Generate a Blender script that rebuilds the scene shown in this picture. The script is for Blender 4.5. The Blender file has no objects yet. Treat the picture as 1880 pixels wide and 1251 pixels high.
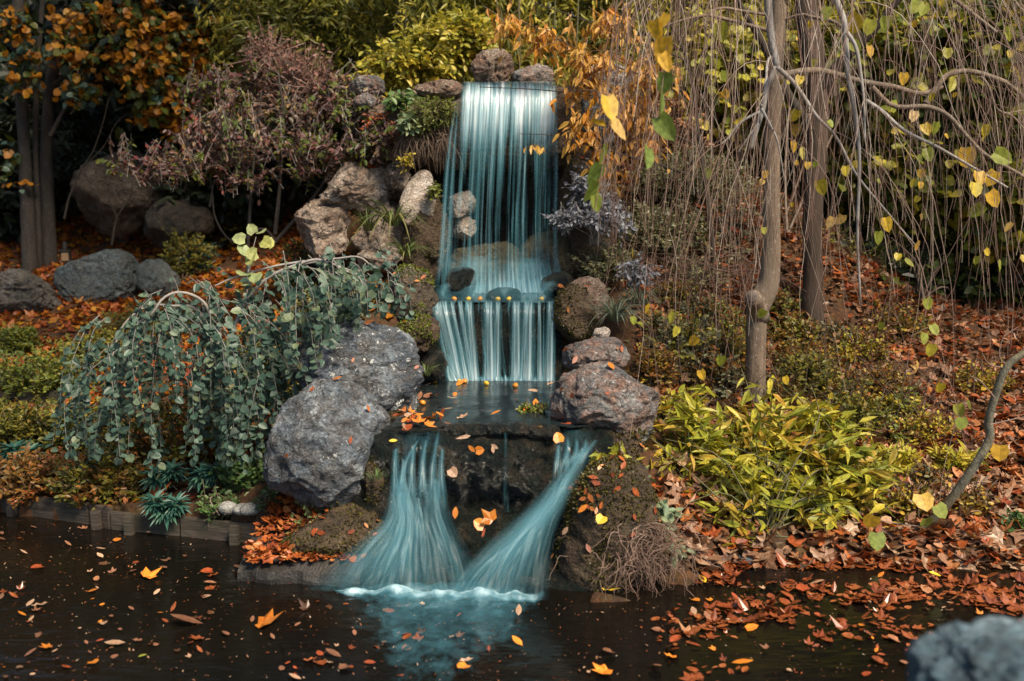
import bpy, bmesh, math, random
import numpy as np
from math import radians, pi, sin, cos, tan, atan

R = np.random.default_rng(7)
random.seed(7)
scene = bpy.context.scene
COL = scene.collection
FPX = 1845.0
PITCH = atan((625.5 - 380.0) / FPX)
CAMZ = 1.9

# ------------------------------------------------------------------ camera
cd = bpy.data.cameras.new('camera')
cam = bpy.data.objects.new('camera', cd)
COL.objects.link(cam)
cam.location = (0, 0, CAMZ)
cam.rotation_euler = (pi / 2 - PITCH, 0, 0)
cd.sensor_fit = 'HORIZONTAL'
cd.sensor_width = 36
cd.lens = FPX / 1880 * 36
cd.clip_start = 0.05
cd.clip_end = 400
cd.dof.use_dof = True
cd.dof.focus_distance = 6.2
cd.dof.aperture_fstop = 1.7
scene.camera = cam


def P(u, v, Y):
    """world point where the ray through photo pixel (u, v) reaches depth Y"""
    a = (u - 940.0) / FPX
    b = (625.5 - v) / FPX
    dy = cos(PITCH) + b * sin(PITCH)
    dz = -sin(PITCH) + b * cos(PITCH)
    t = Y / dy
    return np.array([a * t, Y, CAMZ + dz * t])


def G(u, v, z=0.0):
    a = (u - 940.0) / FPX
    b = (625.5 - v) / FPX
    dy = cos(PITCH) + b * sin(PITCH)
    dz = -sin(PITCH) + b * cos(PITCH)
    t = (z - CAMZ) / dz
    return np.array([a * t, dy * t, z])


def proj(p):
    p = np.atleast_2d(p)
    x, y, z = p[:, 0], p[:, 1], p[:, 2] - CAMZ
    f = y * cos(PITCH) - z * sin(PITCH)
    up = y * sin(PITCH) + z * cos(PITCH)
    return np.stack([940 + FPX * x / f, 625.5 - FPX * up / f], 1)


# ------------------------------------------------------------------ noise
_perm = np.random.default_rng(3).permutation(512)
_perm = np.concatenate([_perm, _perm]).astype(np.int64)
_g = np.random.default_rng(4).normal(size=(512, 3))
_g /= np.linalg.norm(_g, axis=1)[:, None]


def noise3(p):
    p = np.asarray(p, float)
    i = np.floor(p).astype(np.int64)
    f = p - i
    w = f * f * f * (f * (f * 6 - 15) + 10)
    i = i & 255
    out = np.zeros(len(p))
    for dx in (0, 1):
        for dy in (0, 1):
            for dz in (0, 1):
                h = _perm[_perm[_perm[(i[:, 0] + dx)] + (i[:, 1] + dy)] % 512 + (i[:, 2] + dz)] % 512
                g = _g[h]
                d = f - np.array([dx, dy, dz])
                n = (g * d).sum(1)
                wx = w[:, 0] if dx else 1 - w[:, 0]
                wy = w[:, 1] if dy else 1 - w[:, 1]
                wz = w[:, 2] if dz else 1 - w[:, 2]
                out += n * wx * wy * wz
    return out * 1.5


def fbm(p, octv=4, gain=.5, ridge=False):
    p = np.asarray(p, float)
    a, s, o = 1.0, np.zeros(len(p)), 0
    for k in range(octv):
        n = noise3(p * (2.03 ** k) + 17.3 * k)
        s += a * ((1 - 2 * np.abs(n)) if ridge else n)
        a *= gain
    return s


def sstep(a, b, x):
    t = np.clip((x - a) / (b - a), 0, 1)
    return t * t * (3 - 2 * t)


def unit(v):
    v = np.asarray(v, float)
    return v / (np.linalg.norm(v, axis=-1, keepdims=True) + 1e-9)


# ------------------------------------------------------------------ mesh helpers
def mesh(name, V, polys, mats=(), midx=None, smooth=True, uv=None):
    """polys: list of int arrays (m,k), any k"""
    me = bpy.data.meshes.new(name)
    V = np.asarray(V, np.float32)
    me.vertices.add(len(V))
    me.vertices.foreach_set('co', V.ravel())
    polys = [np.asarray(p, np.int32) for p in polys if len(p)]
    tot = np.concatenate([np.full(len(p), p.shape[1], np.int32) for p in polys])
    idx = np.concatenate([p.ravel() for p in polys])
    start = np.concatenate([[0], np.cumsum(tot)[:-1]]).astype(np.int32)
    me.loops.add(len(idx))
    me.loops.foreach_set('vertex_index', idx)
    me.polygons.add(len(tot))
    me.polygons.foreach_set('loop_start', start)
    me.polygons.foreach_set('loop_total', tot)
    if midx is not None:
        me.polygons.foreach_set('material_index', np.asarray(midx, np.int32))
    me.polygons.foreach_set('use_smooth', np.full(len(tot), smooth, bool))
    if uv is not None:
        l = me.uv_layers.new(name='UVMap')
        l.data.foreach_set('uv', np.asarray(uv, np.float32)[idx].ravel())
    for m in mats:
        me.materials.append(m)
    me.update(calc_edges=True)
    me.validate()
    return me


def obj(name, me, parent=None, loc=None, rot=None):
    o = bpy.data.objects.new(name, me)
    COL.objects.link(o)
    if parent is not None:
        o.parent = parent
    if loc is not None:
        o.location = tuple(float(c) for c in loc)
    if rot is not None:
        o.rotation_euler = rot
    return o


def tag(o, label=None, cat=None, group=None, kind=None):
    if label: o['label'] = label
    if cat: o['category'] = cat
    if group: o['group'] = group
    if kind: o['kind'] = kind
    return o


def thing(name, label, cat, loc, group=None):
    o = bpy.data.objects.new(name, None)
    o.empty_display_size = .1
    COL.objects.link(o)
    o.location = tuple(float(c) for c in loc)
    return tag(o, label, cat, group)


def part(name, me, root):
    """a part built in world coordinates, parented to an unrotated empty"""
    l = np.array(root.location)
    n = len(me.vertices)
    a = np.empty(n * 3, np.float32)
    me.vertices.foreach_get('co', a)
    a = a.reshape(-1, 3) - l
    me.vertices.foreach_set('co', a.astype(np.float32).ravel())
    me.update()
    return obj(name, me, root)


def grid_faces(nu, nv, off=0):
    i, j = np.meshgrid(np.arange(nu - 1), np.arange(nv - 1), indexing='ij')
    a = (i * nv + j).ravel() + off
    return np.stack([a, a + nv, a + nv + 1, a + 1], 1)


# tubes -----------------------------------------------------------
def tubes(name, lines, mat, sides=5, caps=False, wob=0.0, smooth=True):
    """lines: list of (pts (n,3), radii (n,))"""
    groups = {}
    for pts, r in lines:
        groups.setdefault(len(pts), []).append((np.asarray(pts, float), np.broadcast_to(np.asarray(r, float), (len(pts),))))
    Vs, Fs, Cs, off = [], [], [], 0
    ang = np.arange(sides) * 2 * pi / sides
    for n, L in groups.items():
        Pn = np.stack([l[0] for l in L])          # m,n,3
        Rn = np.stack([l[1] for l in L])
        m = len(L)
        T = np.gradient(Pn, axis=1)
        T = unit(T)
        ref = unit(np.cross(unit(Pn[:, -1] - Pn[:, 0]), np.array([.31, .92, .22])))[:, None, :]
        A = unit(np.cross(T, np.cross(np.broadcast_to(ref, T.shape), T)))
        B = np.cross(T, A)
        rr = Rn[:, :, None]
        ring = (A[:, :, None, :] * np.cos(ang)[None, None, :, None] + B[:, :, None, :] * np.sin(ang)[None, None, :, None])
        Vv = Pn[:, :, None, :] + ring * rr[..., None]
        if wob:
            q = Vv.reshape(-1, 3)
            nn = fbm(q * np.array([14, 14, 4.]), 3).reshape(m, n, sides)
            Vv = Vv + ring * (rr * nn * wob)[..., None]
        Vs.append(Vv.reshape(-1, 3))
        base = (np.arange(m) * n * sides)[:, None, None] + (np.arange(n - 1) * sides)[None, :, None] + off
        s = np.arange(sides)[None, None, :]
        s2 = (s + 1) % sides
        Fs.append(np.stack([base + s, base + s2, base + s2 + sides, base + s + sides], -1).reshape(-1, 4))
        if caps:
            for k in range(m):
                o0 = off + k * n * sides
                Cs.append(np.arange(o0 + sides - 1, o0 - 1, -1)[None])
                o1 = o0 + (n - 1) * sides
                Cs.append(np.arange(o1, o1 + sides)[None])
        off += m * n * sides
    mats = mat if isinstance(mat, (list, tuple)) else [mat]
    return mesh(name, np.concatenate(Vs), Fs + Cs, mats, smooth=smooth)


def spline(pts, n):
    """Catmull-Rom through pts"""
    pts = np.asarray(pts, float)
    k = len(pts)
    if k == 2:
        t = np.linspace(0, 1, n)[:, None]
        return pts[0] * (1 - t) + pts[1] * t
    ext = np.vstack([2 * pts[0] - pts[1], pts, 2 * pts[-1] - pts[-2]])
    t = np.linspace(0, k - 1 - 1e-6, n)
    i = t.astype(int)
    f = (t - i)[:, None]
    p0, p1, p2, p3 = ext[i], ext[i + 1], ext[i + 2], ext[i + 3]
    return .5 * ((2 * p1) + (-p0 + p2) * f + (2 * p0 - 5 * p1 + 4 * p2 - p3) * f ** 2 + (-p0 + 3 * p1 - 3 * p2 + p3) * f ** 3)


def each(name, lines, mat, sides, root, **kw):
    for l in lines:
        part(name, tubes(name, [l], mat, sides, **kw), root)


# leaves ----------------------------------------------------------
def _sym(right, tip=(0, 1, 0), base=(0, 0, 0)):
    right = list(right)
    k = len(right)
    V = [base] + right + [tip] + [(-x, y, z) for x, y, z in right[::-1]]
    n = len(V)
    fr = list(range(0, k + 2))
    fl = [0] + list(range(k + 1, n))
    return np.array(V, float), [np.array([fr]), np.array([fl])]


LEAF = {
    'oval': _sym([(.2, .28, .05), (.24, .6, .06), (.1, .88, .02)]),
    'small': _sym([(.26, .35, .06), (.2, .75, .05)]),
    'round': _sym([(.34, .02, .03), (.5, .36, .07), (.34, .76, .03)], tip=(0, 1, -.04), base=(0, .1, 0)),
    'lance': _sym([(.12, .25, .03), (.1, .6, .02)], tip=(0, 1, -.08)),
    'blade': _sym([(.055, .3, .02), (.05, .65, .0)], tip=(0, 1, -.15)),
}


def _maple():
    tips = [(-125, .45), (-68, .8), (0, 1.0), (68, .8), (125, .45)]
    out = [(0, -.05)]
    # outline, going right side up then left
    pts = []
    for k, (a, r) in enumerate(tips):
        a = radians(a)
        pts.append((sin(a) * r, cos(a) * r))
        if k < 4:
            b = radians((tips[k][0] + tips[k + 1][0]) / 2)
            pts.append((sin(b) * .5, cos(b) * .5))
    V = [(0, 0, 0), (0, -.22, 0)]
    for i, (x, y) in enumerate(pts):
        V.append((x, y, (.1 if i % 2 == 0 else -.03)))
    V = np.array(V, float)
    V[:, 1] += .22
    n = len(pts)
    F = [(0, 2 + i + 1, 2 + i) for i in range(n - 1)] + [(0, 2, 1), (0, 1, 2 + n - 1)]
    return V * .8, [np.array(F)]


LEAF['maple'] = _maple()


def leaves(pos, d, nrm, size, kind='oval', curl=0.0, wid=1.0):
    """returns (V, polys) for N leaves: axis d, face normal nrm, length size"""
    T, F = LEAF[kind]
    pos, d = np.asarray(pos, float), unit(d)
    N = len(pos)
    d = np.broadcast_to(d, (N, 3)); nrm = np.broadcast_to(nrm, (N, 3))
    x = unit(np.cross(d, nrm))
    z = np.cross(x, d)
    size = np.broadcast_to(np.asarray(size, float), (N,))
    curl = np.broadcast_to(np.asarray(curl, float), (N,))
    wid = np.broadcast_to(np.asarray(wid, float), (N,))
    tx = T[None, :, 0] * wid[:, None]
    tz = T[None, :, 2] + curl[:, None] * (T[None, :, 1] ** 2 + .6 * np.abs(T[None, :, 0]) ** 1.5) * .6
    V = pos[:, None, :] + size[:, None, None] * (tx[..., None] * x[:, None, :] + T[None, :, 1, None] * d[:, None, :] + tz[..., None] * z[:, None, :])
    k = len(T)
    o = (np.arange(N) * k)[:, None, None]
    polys = [(f[None] + o).reshape(-1, f.shape[1]) for f in F]
    return V.reshape(-1, 3), polys


def merge(parts):
    """parts: list of (V, polys, matindex)"""
    Vs, Ps, Ms, off = [], [], [], 0
    for V, polys, mi in parts:
        Vs.append(V)
        for p in polys:
            Ps.append(np.asarray(p) + off)
            Ms.append(np.full(len(p), mi))
        off += len(V)
    return np.concatenate(Vs), Ps, np.concatenate(Ms)


def rdir(n, rng=R):
    return unit(rng.normal(size=(n, 3)))


# ------------------------------------------------------------------ materials
class NT:
    def __init__(s, name):
        s.m = bpy.data.materials.new(name)
        s.m.use_nodes = True
        s.t = s.m.node_tree
        s.t.nodes.clear()
        s.out = s.t.nodes.new('ShaderNodeOutputMaterial')
        s._tc = None

    def n(s, typ, **kw):
        nd = s.t.nodes.new(typ)
        for k, v in kw.items():
            setattr(nd, k, v)
        return nd

    def l(s, a, b):
        s.t.links.new(a, b)

    def tc(s, what='Object'):
        if s._tc is None:
            s._tc = s.n('ShaderNodeTexCoord')
        return s._tc.outputs[what]

    def rnd(s):
        """object coordinates shifted by a random number per object"""
        oi = s.n('ShaderNodeObjectInfo')
        m = s.n('ShaderNodeMath', operation='MULTIPLY'); s.l(oi.outputs['Random'], m.inputs[0]); m.inputs[1].default_value = 57
        v = s.n('ShaderNodeVectorMath', operation='ADD'); s.l(s.tc(), v.inputs[0]); s.l(m.outputs[0], v.inputs[1])
        return v.outputs[0]

    def map(s, vec, scale=(1, 1, 1), loc=(0, 0, 0)):
        m = s.n('ShaderNodeMapping'); s.l(vec, m.inputs[0])
        m.inputs['Scale'].default_value = scale; m.inputs['Location'].default_value = loc
        return m.outputs[0]

    def noise(s, vec, scale=5, detail=4, rough=.55, dist=0.0):
        nd = s.n('ShaderNodeTexNoise')
        s.l(vec, nd.inputs['Vector'])
        nd.inputs['Scale'].default_value = scale
        nd.inputs['Detail'].default_value = detail
        nd.inputs['Roughness'].default_value = rough
        nd.inputs['Distortion'].default_value = dist
        return nd.outputs['Fac']

    def voro(s, vec, scale=5, feature='F1', out='Distance'):
        nd = s.n('ShaderNodeTexVoronoi', feature=feature)
        s.l(vec, nd.inputs['Vector'])
        nd.inputs['Scale'].default_value = scale
        return nd.outputs[out]

    def ramp(s, fac, stops, interp='LINEAR'):
        nd = s.n('ShaderNodeValToRGB')
        nd.color_ramp.interpolation = interp
        e = nd.color_ramp.elements
        while len(e) > 1: e.remove(e[-1])
        for i, (p, c) in enumerate(stops):
            if not hasattr(c, '__len__'): c = (c, c, c)
            el = e[0] if i == 0 else e.new(p)
            el.position = p
            el.color = (*c, 1)
        s.l(fac, nd.inputs[0])
        return nd.outputs[0]

    def mix(s, fac, a, b, typ='MIX'):
        nd = s.n('ShaderNodeMix', data_type='RGBA', blend_type=typ)
        for sock, v in ((nd.inputs[0], fac), (nd.inputs[6], a), (nd.inputs[7], b)):
            if hasattr(v, 'links'): s.l(v, sock)
            elif hasattr(v, '__len__'): sock.default_value = (*v, 1)
            else: sock.default_value = v
        return nd.outputs[2]

    def math(s, op, a, b=0.0, clamp=False):
        nd = s.n('ShaderNodeMath', operation=op, use_clamp=clamp)
        for sock, v in ((nd.inputs[0], a), (nd.inputs[1], b)):
            if hasattr(v, 'links'): s.l(v, sock)
            else: sock.default_value = v
        return nd.outputs[0]

    def bump(s, h, strength=.5, dist=.02, nrm=None):
        nd = s.n('ShaderNodeBump')
        nd.inputs['Strength'].default_value = strength
        nd.inputs['Distance'].default_value = dist
        s.l(h, nd.inputs['Height'])
        if nrm is not None: s.l(nrm, nd.inputs['Normal'])
        return nd.outputs[0]

    def bsdf(s, color, rough=.6, spec=.4, nrm=None, **kw):
        nd = s.n('ShaderNodeBsdfPrincipled')
        for key, v in (('Base Color', color), ('Roughness', rough), ('Specular IOR Level', spec)):
            if hasattr(v, 'links'): s.l(v, nd.inputs[key])
            elif hasattr(v, '__len__'): nd.inputs[key].default_value = (*v, 1)
            else: nd.inputs[key].default_value = v
        if nrm is not None: s.l(nrm, nd.inputs['Normal'])
        for k, v in kw.items(): nd.inputs[k].default_value = v
        return nd.outputs[0]

    def mixs(s, fac, a, b):
        nd = s.n('ShaderNodeMixShader')
        if hasattr(fac, 'links'): s.l(fac, nd.inputs[0])
        else: nd.inputs[0].default_value = fac
        s.l(a, nd.inputs[1]); s.l(b, nd.inputs[2])
        return nd.outputs[0]

    def done(s, sh):
        s.l(sh, s.out.inputs['Surface'])
        return s.m


def leaf_mat(name, stops, trans=.3, rough=.45, spec=.35, nscale=1.3, nmix=.35, interp='LINEAR', vein=True):
    t = NT(name)
    geo = t.n('ShaderNodeNewGeometry')
    rnd = geo.outputs['Random Per Island']
    nz = t.noise(t.tc(), nscale, 2)
    nz = t.ramp(nz, [(.3, 0.0), (.7, 1.0)])
    f = t.math('ADD', t.math('MULTIPLY', rnd, 1 - nmix), t.math('MULTIPLY', nz, nmix))
    c = t.ramp(f, stops, interp)
    # blotches on the blade itself
    sp = t.noise(t.tc(), 45, 2)
    sp = t.ramp(sp, [(.35, .72), (.65, 1.15)])
    c = t.mix(1.0, c, sp, 'MULTIPLY')
    b = t.bsdf(c, rough, spec)
    tr = t.n('ShaderNodeBsdfTranslucent')
    t.l(t.mix(1.0, c, (1.25, 1.2, .8), 'MULTIPLY'), tr.inputs[0])
    return t.done(t.mixs(trans, b, tr.outputs[0]))


def rock_mat(name, cols, lichen=.0, moss=0.0, wet=0.0, scale=1.0, crack=.5, moss_c=((.035, .04, .008), (.09, .085, .015)), moss_dir=1.0, bumps=1.0, tint=None):
    t = NT(name)
    v = t.rnd()
    n1 = t.noise(v, 2.2 * scale, 6, .62, .6)
    n2 = t.noise(t.map(v, (1, 1, 1), (5, 2, 8)), 9 * scale, 6, .7, .3)
    n3 = t.noise(v, 60 * scale, 4, .7)
    c = t.ramp(n1, [(.36, cols[0]), (.5, cols[1]), (.62, cols[2])])
    c = t.mix(t.ramp(n2, [(.42, 0.0), (.6, .75)]), c, cols[3])
    c = t.mix(1.0, c, t.ramp(n3, [(.3, .4), (.7, 1.6)]), 'MULTIPLY')
    n4 = t.noise(t.map(v, (1, 1, 1.6), (2, 7, 3)), 24 * scale, 5, .7, 1.2)
    c = t.mix(1.0, c, t.ramp(n4, [(.36, .5), (.64, 1.45)]), 'MULTIPLY')
    # dark pits
    pit = t.voro(t.map(v, (1, 1, 1), (1, 4, 2)), 22 * scale)
    pitm = t.ramp(pit, [(.05, .35), (.22, 1.0)])
    pk = t.ramp(t.noise(v, 5 * scale, 3), [(.45, 0.0), (.6, 1.0)])
    c = t.mix(pk, c, t.mix(1.0, c, pitm, 'MULTIPLY'))
    # cracks
    vv = t.n('ShaderNodeVectorMath', operation='ADD')
    nn = t.n('ShaderNodeTexNoise'); t.l(v, nn.inputs['Vector']); nn.inputs['Scale'].default_value = 3 * scale; nn.inputs['Detail'].default_value = 4
    t.l(v, vv.inputs[0]); t.l(nn.outputs['Color'], vv.inputs[1])
    ce = t.voro(vv.outputs[0], 2.6 * scale, 'DISTANCE_TO_EDGE')
    cm = t.ramp(ce, [(0.0, 0.0), (.035, 1.0)])
    c = t.mix(crack, c, t.mix(1.0, c, t.ramp(cm, [(0.0, .3), (1.0, 1.0)]), 'MULTIPLY'))
    h = t.math('ADD', t.math('MULTIPLY', n2, .9), t.math('MULTIPLY', n3, .28))
    h = t.math('ADD', h, t.math('MULTIPLY', n4, .45))
    h = t.math('ADD', h, t.math('MULTIPLY', cm, .35 * crack))
    h = t.math('ADD', h, t.math('MULTIPLY', pitm, .12))
    rough = .75
    spec = .35
    if lichen:
        lv = t.noise(t.map(v, (1, 1, 1), (9, 9, 1)), 17 * scale, 5, .75)
        lm = t.ramp(lv, [(.66 - lichen * .08, 0.0), (.69 - lichen * .08, .9)])
        big = t.ramp(t.noise(v, 2.5, 2), [(.45, 0.0), (.6, 1.0)])
        c = t.mix(t.math('MULTIPLY', lm, big), c, (.62, .64, .62))
    if moss:
        g = t.n('ShaderNodeNewGeometry')
        sx = t.n('ShaderNodeSeparateXYZ'); t.l(g.outputs['Normal'], sx.inputs[0])
        up = t.math('MULTIPLY', sx.outputs['Z'], .5 * moss_dir)
        mn = t.noise(v, 4 * scale, 5, .65)
        mf = t.math('ADD', t.math('ADD', up, mn), moss - 1.0)
        mf = t.ramp(mf, [(.0, 0.0), (.16, 1.0)])
        mc = t.ramp(t.noise(v, 38, 4, .7), [(.3, moss_c[0]), (.7, moss_c[1])])
        c = t.mix(mf, c, mc)
        h = t.math('ADD', h, t.math('MULTIPLY', t.math('MULTIPLY', mf, t.noise(v, 110, 3)), .8))
    if wet:
        rough = .75 - .6 * wet
        spec = .35 + .3 * wet
    nb = t.bump(h, min(1, .9 * bumps), .06 * bumps)
    return t.done(t.bsdf(c, rough, spec, nb))


def bark_mat(name, c0, c1, c2=None, sz=(30, 30, 5), lich=None, bs=.6):
    t = NT(name)
    v = t.tc()
    n1 = t.noise(t.map(v, sz), 1, 6, .65, .5)
    n2 = t.noise(v, 4, 4)
    n3 = t.noise(v, 140, 3)
    c = t.ramp(n1, [(.3, c0), (.7, c1)])
    if c2: c = t.mix(t.ramp(n2, [(.42, 0.0), (.62, .8)]), c, c2)
    if lich: c = t.mix(t.ramp(t.noise(v, 40, 4, .7), [(.58, 0.0), (.66, .7)]), c, lich)
    c = t.mix(1.0, c, t.ramp(n3, [(.3, .75), (.7, 1.2)]), 'MULTIPLY')
    h = t.math('ADD', n1, t.math('MULTIPLY', n3, .25))
    return t.done(t.bsdf(c, .8, .25, t.bump(h, bs, .02)))


def twig_mat(name, stops, rough=.6):
    t = NT(name)
    g = t.n('ShaderNodeNewGeometry')
    c = t.ramp(g.outputs['Random Per Island'], stops)
    c = t.mix(1.0, c, t.ramp(t.noise(t.tc(), 25, 3), [(.3, .7), (.7, 1.25)]), 'MULTIPLY')
    return t.done(t.bsdf(c, rough, .3))


def fall_mat(name, sx, sy, thr, gain, edge, tint_thin=(.10, .34, .42), tint_thick=(.68, .86, .92), maxa=.95, rough=.22, dist=.15, fine=.3, bs=.5):
    """silky water: UV.x across the flow, UV.y down it; thr = ramp stops over UV.y (higher = thinner)"""
    t = NT(name)
    uv = t.tc('UV')
    n1 = t.noise(t.map(uv, (sx, sy, 1)), 1, 3, .6, dist)
    n2 = t.noise(t.map(uv, (sx * 3.1, sy * .7, 1), (3, 1, 0)), 1, 2, .5)
    n = t.math('ADD', t.math('MULTIPLY', n1, 1 - fine), t.math('MULTIPLY', n2, fine))
    se = t.n('ShaderNodeSeparateXYZ'); t.l(uv, se.inputs[0])
    th = t.ramp(se.outputs['Y'], thr)
    a = t.math('MULTIPLY', t.math('SUBTRACT', n, th), gain, True)
    ed = t.ramp(se.outputs['X'], [(0, 0.0), (edge, 1.0), (1 - edge, 1.0), (1, 0.0)])
    a = t.math('MULTIPLY', a, ed)
    a = t.math('MULTIPLY', a, maxa)
    c = t.mix(t.ramp(a, [(.25, 0.0), (.9, 1.0)]), tint_thin, tint_thick)
    nb = t.bump(n, bs, .02)
    b = t.bsdf(c, rough, .6, nb)
    tr = t.n('ShaderNodeBsdfTranslucent'); t.l(c, tr.inputs[0])
    sh = t.mixs(.3, b, tr.outputs[0])
    tp = t.n('ShaderNodeBsdfTransparent')
    return t.done(t.mixs(a, tp.outputs[0], sh))
EXPOSURE, SKY_STR, SUN_STR, SUN_ANG = 1.05, 0.085, 4.2, 17
# ------------------------------------------------------------------ render, world, light
scene.view_settings.view_transform = 'Standard'
scene.view_settings.look = 'None'
scene.view_settings.exposure = EXPOSURE
scene.cycles.max_bounces = 7
scene.cycles.diffuse_bounces = 3
scene.cycles.transparent_max_bounces = 24
scene.cycles.use_denoising = True
SUN_EL, SUN_AZ = radians(50), radians(142)      # azimuth clockwise from +Y
w = bpy.data.worlds.new('World')
scene.world = w
w.use_nodes = True
nt = w.node_tree
sky = nt.nodes.new('ShaderNodeTexSky')
sky.sky_type = 'NISHITA'
sky.sun_disc = False
sky.sun_elevation = SUN_EL
sky.sun_rotation = SUN_AZ
sky.air_density = 1.0
sky.dust_density = 1.0
nt.links.new(sky.outputs[0], nt.nodes['Background'].inputs[0])
nt.nodes['Background'].inputs[1].default_value = SKY_STR
sd = bpy.data.lights.new('sun', 'SUN')
sd.energy = SUN_STR
sd.angle = radians(SUN_ANG)
sd.color = (1.0, .86, .66)
so = bpy.data.objects.new('sun', sd)
COL.objects.link(so)
sdir = np.array([sin(SUN_AZ) * cos(SUN_EL), cos(SUN_AZ) * cos(SUN_EL), sin(SUN_EL)])
from mathutils import Vector
so.rotation_euler = Vector(sdir).to_track_quat('Z', 'Y').to_euler()
so.location = (4, -6, 9)

# ------------------------------------------------------------------ terrain
_sh = np.array([G(-700, 915), G(0, 944), G(200, 965), G(470, 1000), G(520, 1050), G(700, 1060), G(1010, 1090), G(1100, 1110), G(1230, 1095), G(1320, 1040), G(1500, 1030), G(1900, 1040), G(2500, 1060)])
_bumps = [  # x, y, amp, sig
    (-1.05, 6.1, .30, .45), (-1.15, 7.9, .62, .60), (-2.0, 8.6, .25, .7), (-.80, 5.35, .10, .22),
    (.72, 5.75, .28, .35), (.95, 7.3, .30, .55), (1.7, 9.0, .75, .9), (2.6, 9.6, .5, 1.0)]


def H(x, y):
    x, y = np.broadcast_arrays(np.asarray(x, float), np.asarray(y, float))
    ys = np.interp(x, _sh[:, 0], _sh[:, 1])
    d = y - ys
    zl = np.where(d < 0, -.4, .09 + .17 * d + .14 * np.maximum(0, d - 5) + .25 * np.maximum(0, d - 8))
    zr = np.where(d < 0, np.maximum(-.4, .45 * d), .05 * sstep(0, .15, d) + .255 * np.minimum(d, 3.2) + .07 * np.maximum(0, d - 3.2) + .35 * np.maximum(0, d - 7.0))
    k = sstep(-.4, .8, x)
    z = zl * (1 - k) + zr * k
    for bx, by, am, sg in _bumps:
        z = z + am * np.exp(-((x - bx) ** 2 + (y - by) ** 2) / (2 * sg * sg)) * (d > 0)
    m = sstep(9.0, 9.9, y) * np.exp(-((x - .1) / 2.1) ** 4)
    z = z + np.maximum(2.75 - z, 0) * m
    # stepped channel of the stream
    hw = np.interp(y, [4.8, 5.3, 6.0, 6.9, 7.6, 9.1], [.95, .62, .60, .52, .62, .62])
    cx = np.interp(y, [4.8, 5.3, 6.9, 9], [-.15, -.12, -.1, -.06])
    c = 1 - sstep(hw - .1, hw + .12, np.abs(x - cx))
    c = c * sstep(4.7, 4.9, y) * (1 - sstep(9.2, 9.45, y))
    zc = np.where(y < 5.25, -.4, np.where(y < 6.95, .45, .95))
    z = z * (1 - c) + np.minimum(z, zc) * c
    # near bank the camera stands on
    nb = 1 - sstep(2.35, 2.75, y)
    z = np.where(nb > 0, z * (1 - nb) + .25 * nb, z)
    n = noise3(np.stack([x.ravel() * 1.7, y.ravel() * 1.7, 0 * x.ravel()], 1)).reshape(x.shape)
    return z + .05 * n * (d > 0.25)


def T(u, v, y0=2.8, y1=18):
    """where the ray through photo pixel (u, v) meets the terrain"""
    Y = np.arange(y0, y1, .02)
    pts = np.stack([P(u, v, a) for a in Y])
    below = pts[:, 2] <= H(pts[:, 0], pts[:, 1])
    i = int(np.argmax(below)) if below.any() else len(Y) - 1
    p = pts[i].copy()
    p[2] = float(H(p[0], p[1]))
    return p


gx, gy = np.arange(-16, 16.01, .08), np.arange(-3, 24.01, .08)
XX, YY = np.meshgrid(gx, gy, indexing='ij')
ZZ = H(XX, YY)
pts = np.stack([XX.ravel(), YY.ravel(), ZZ.ravel()], 1)
pts[:, 2] += .018 * fbm(pts * np.array([6, 6, 0]), 3)

t = NT('soil')
v = t.tc()
n1 = t.noise(v, 3, 5, .6)
n2 = t.noise(v, 30, 5, .7)
c = t.ramp(n1, [(.3, (.028, .018, .011)), (.55, (.055, .034, .018)), (.75, (.045, .042, .016))])
vo = t.voro(v, 26, 'F1', 'Color')
sep = t.n('ShaderNodeSeparateColor'); t.l(vo, sep.inputs[0])
lc = t.ramp(sep.outputs[0], [(0, (.09, .035, .015)), (.4, (.05, .028, .016)), (.7, (.13, .05, .018)), (1, (.07, .05, .02))])
c = t.mix(.55, c, lc)
c = t.mix(1.0, c, t.ramp(n2, [(.3, .5), (.7, 1.4)]), 'MULTIPLY')
soil = t.done(t.bsdf(c, .9, .2, t.bump(n2, .8, .03)))
o = obj('ground', mesh('ground', pts, [grid_faces(len(gx), len(gy))], [soil]))
tag(o, kind='structure')

# ------------------------------------------------------------------ pond water
t = NT('pond_water')
v = t.tc()
n1 = t.noise(t.map(v, (3.0, 7, 1)), 1, 3, .5, .4)
n2 = t.noise(t.map(v, (.6, .6, 1)), 1, 2)
c = t.ramp(n2, [(.35, (.002, .0026, .0028)), (.65, (.007, .005, .0032))])
n3 = t.noise(t.map(v, (9, 30, 1)), 1, 3, .6, .3)
pond_m = t.done(t.bsdf(c, .12, .5, t.bump(t.math('ADD', n1, t.math('MULTIPLY', n3, .25)), .3, .03), IOR=1.33))
px, py = np.linspace(-16, 16, 60), np.linspace(2.2, 8.2, 40)
PX, PY = np.meshgrid(px, py, indexing='ij')
o = obj('pond_water', mesh('pond_water', np.stack([PX.ravel(), PY.ravel(), 0 * PX.ravel()], 1), [grid_faces(60, 40)], [pond_m]))
tag(o, kind='structure')

# ------------------------------------------------------------------ rocks
_ico = {}


def ico(l):
    if l not in _ico:
        bm = bmesh.new()
        bmesh.ops.create_icosphere(bm, subdivisions=l, radius=1)
        V = np.array([v.co[:] for v in bm.verts])
        F = np.array([[v.index for v in f.verts] for f in bm.faces])
        bm.free()
        _ico[l] = (V, F)
    return _ico[l]


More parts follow.
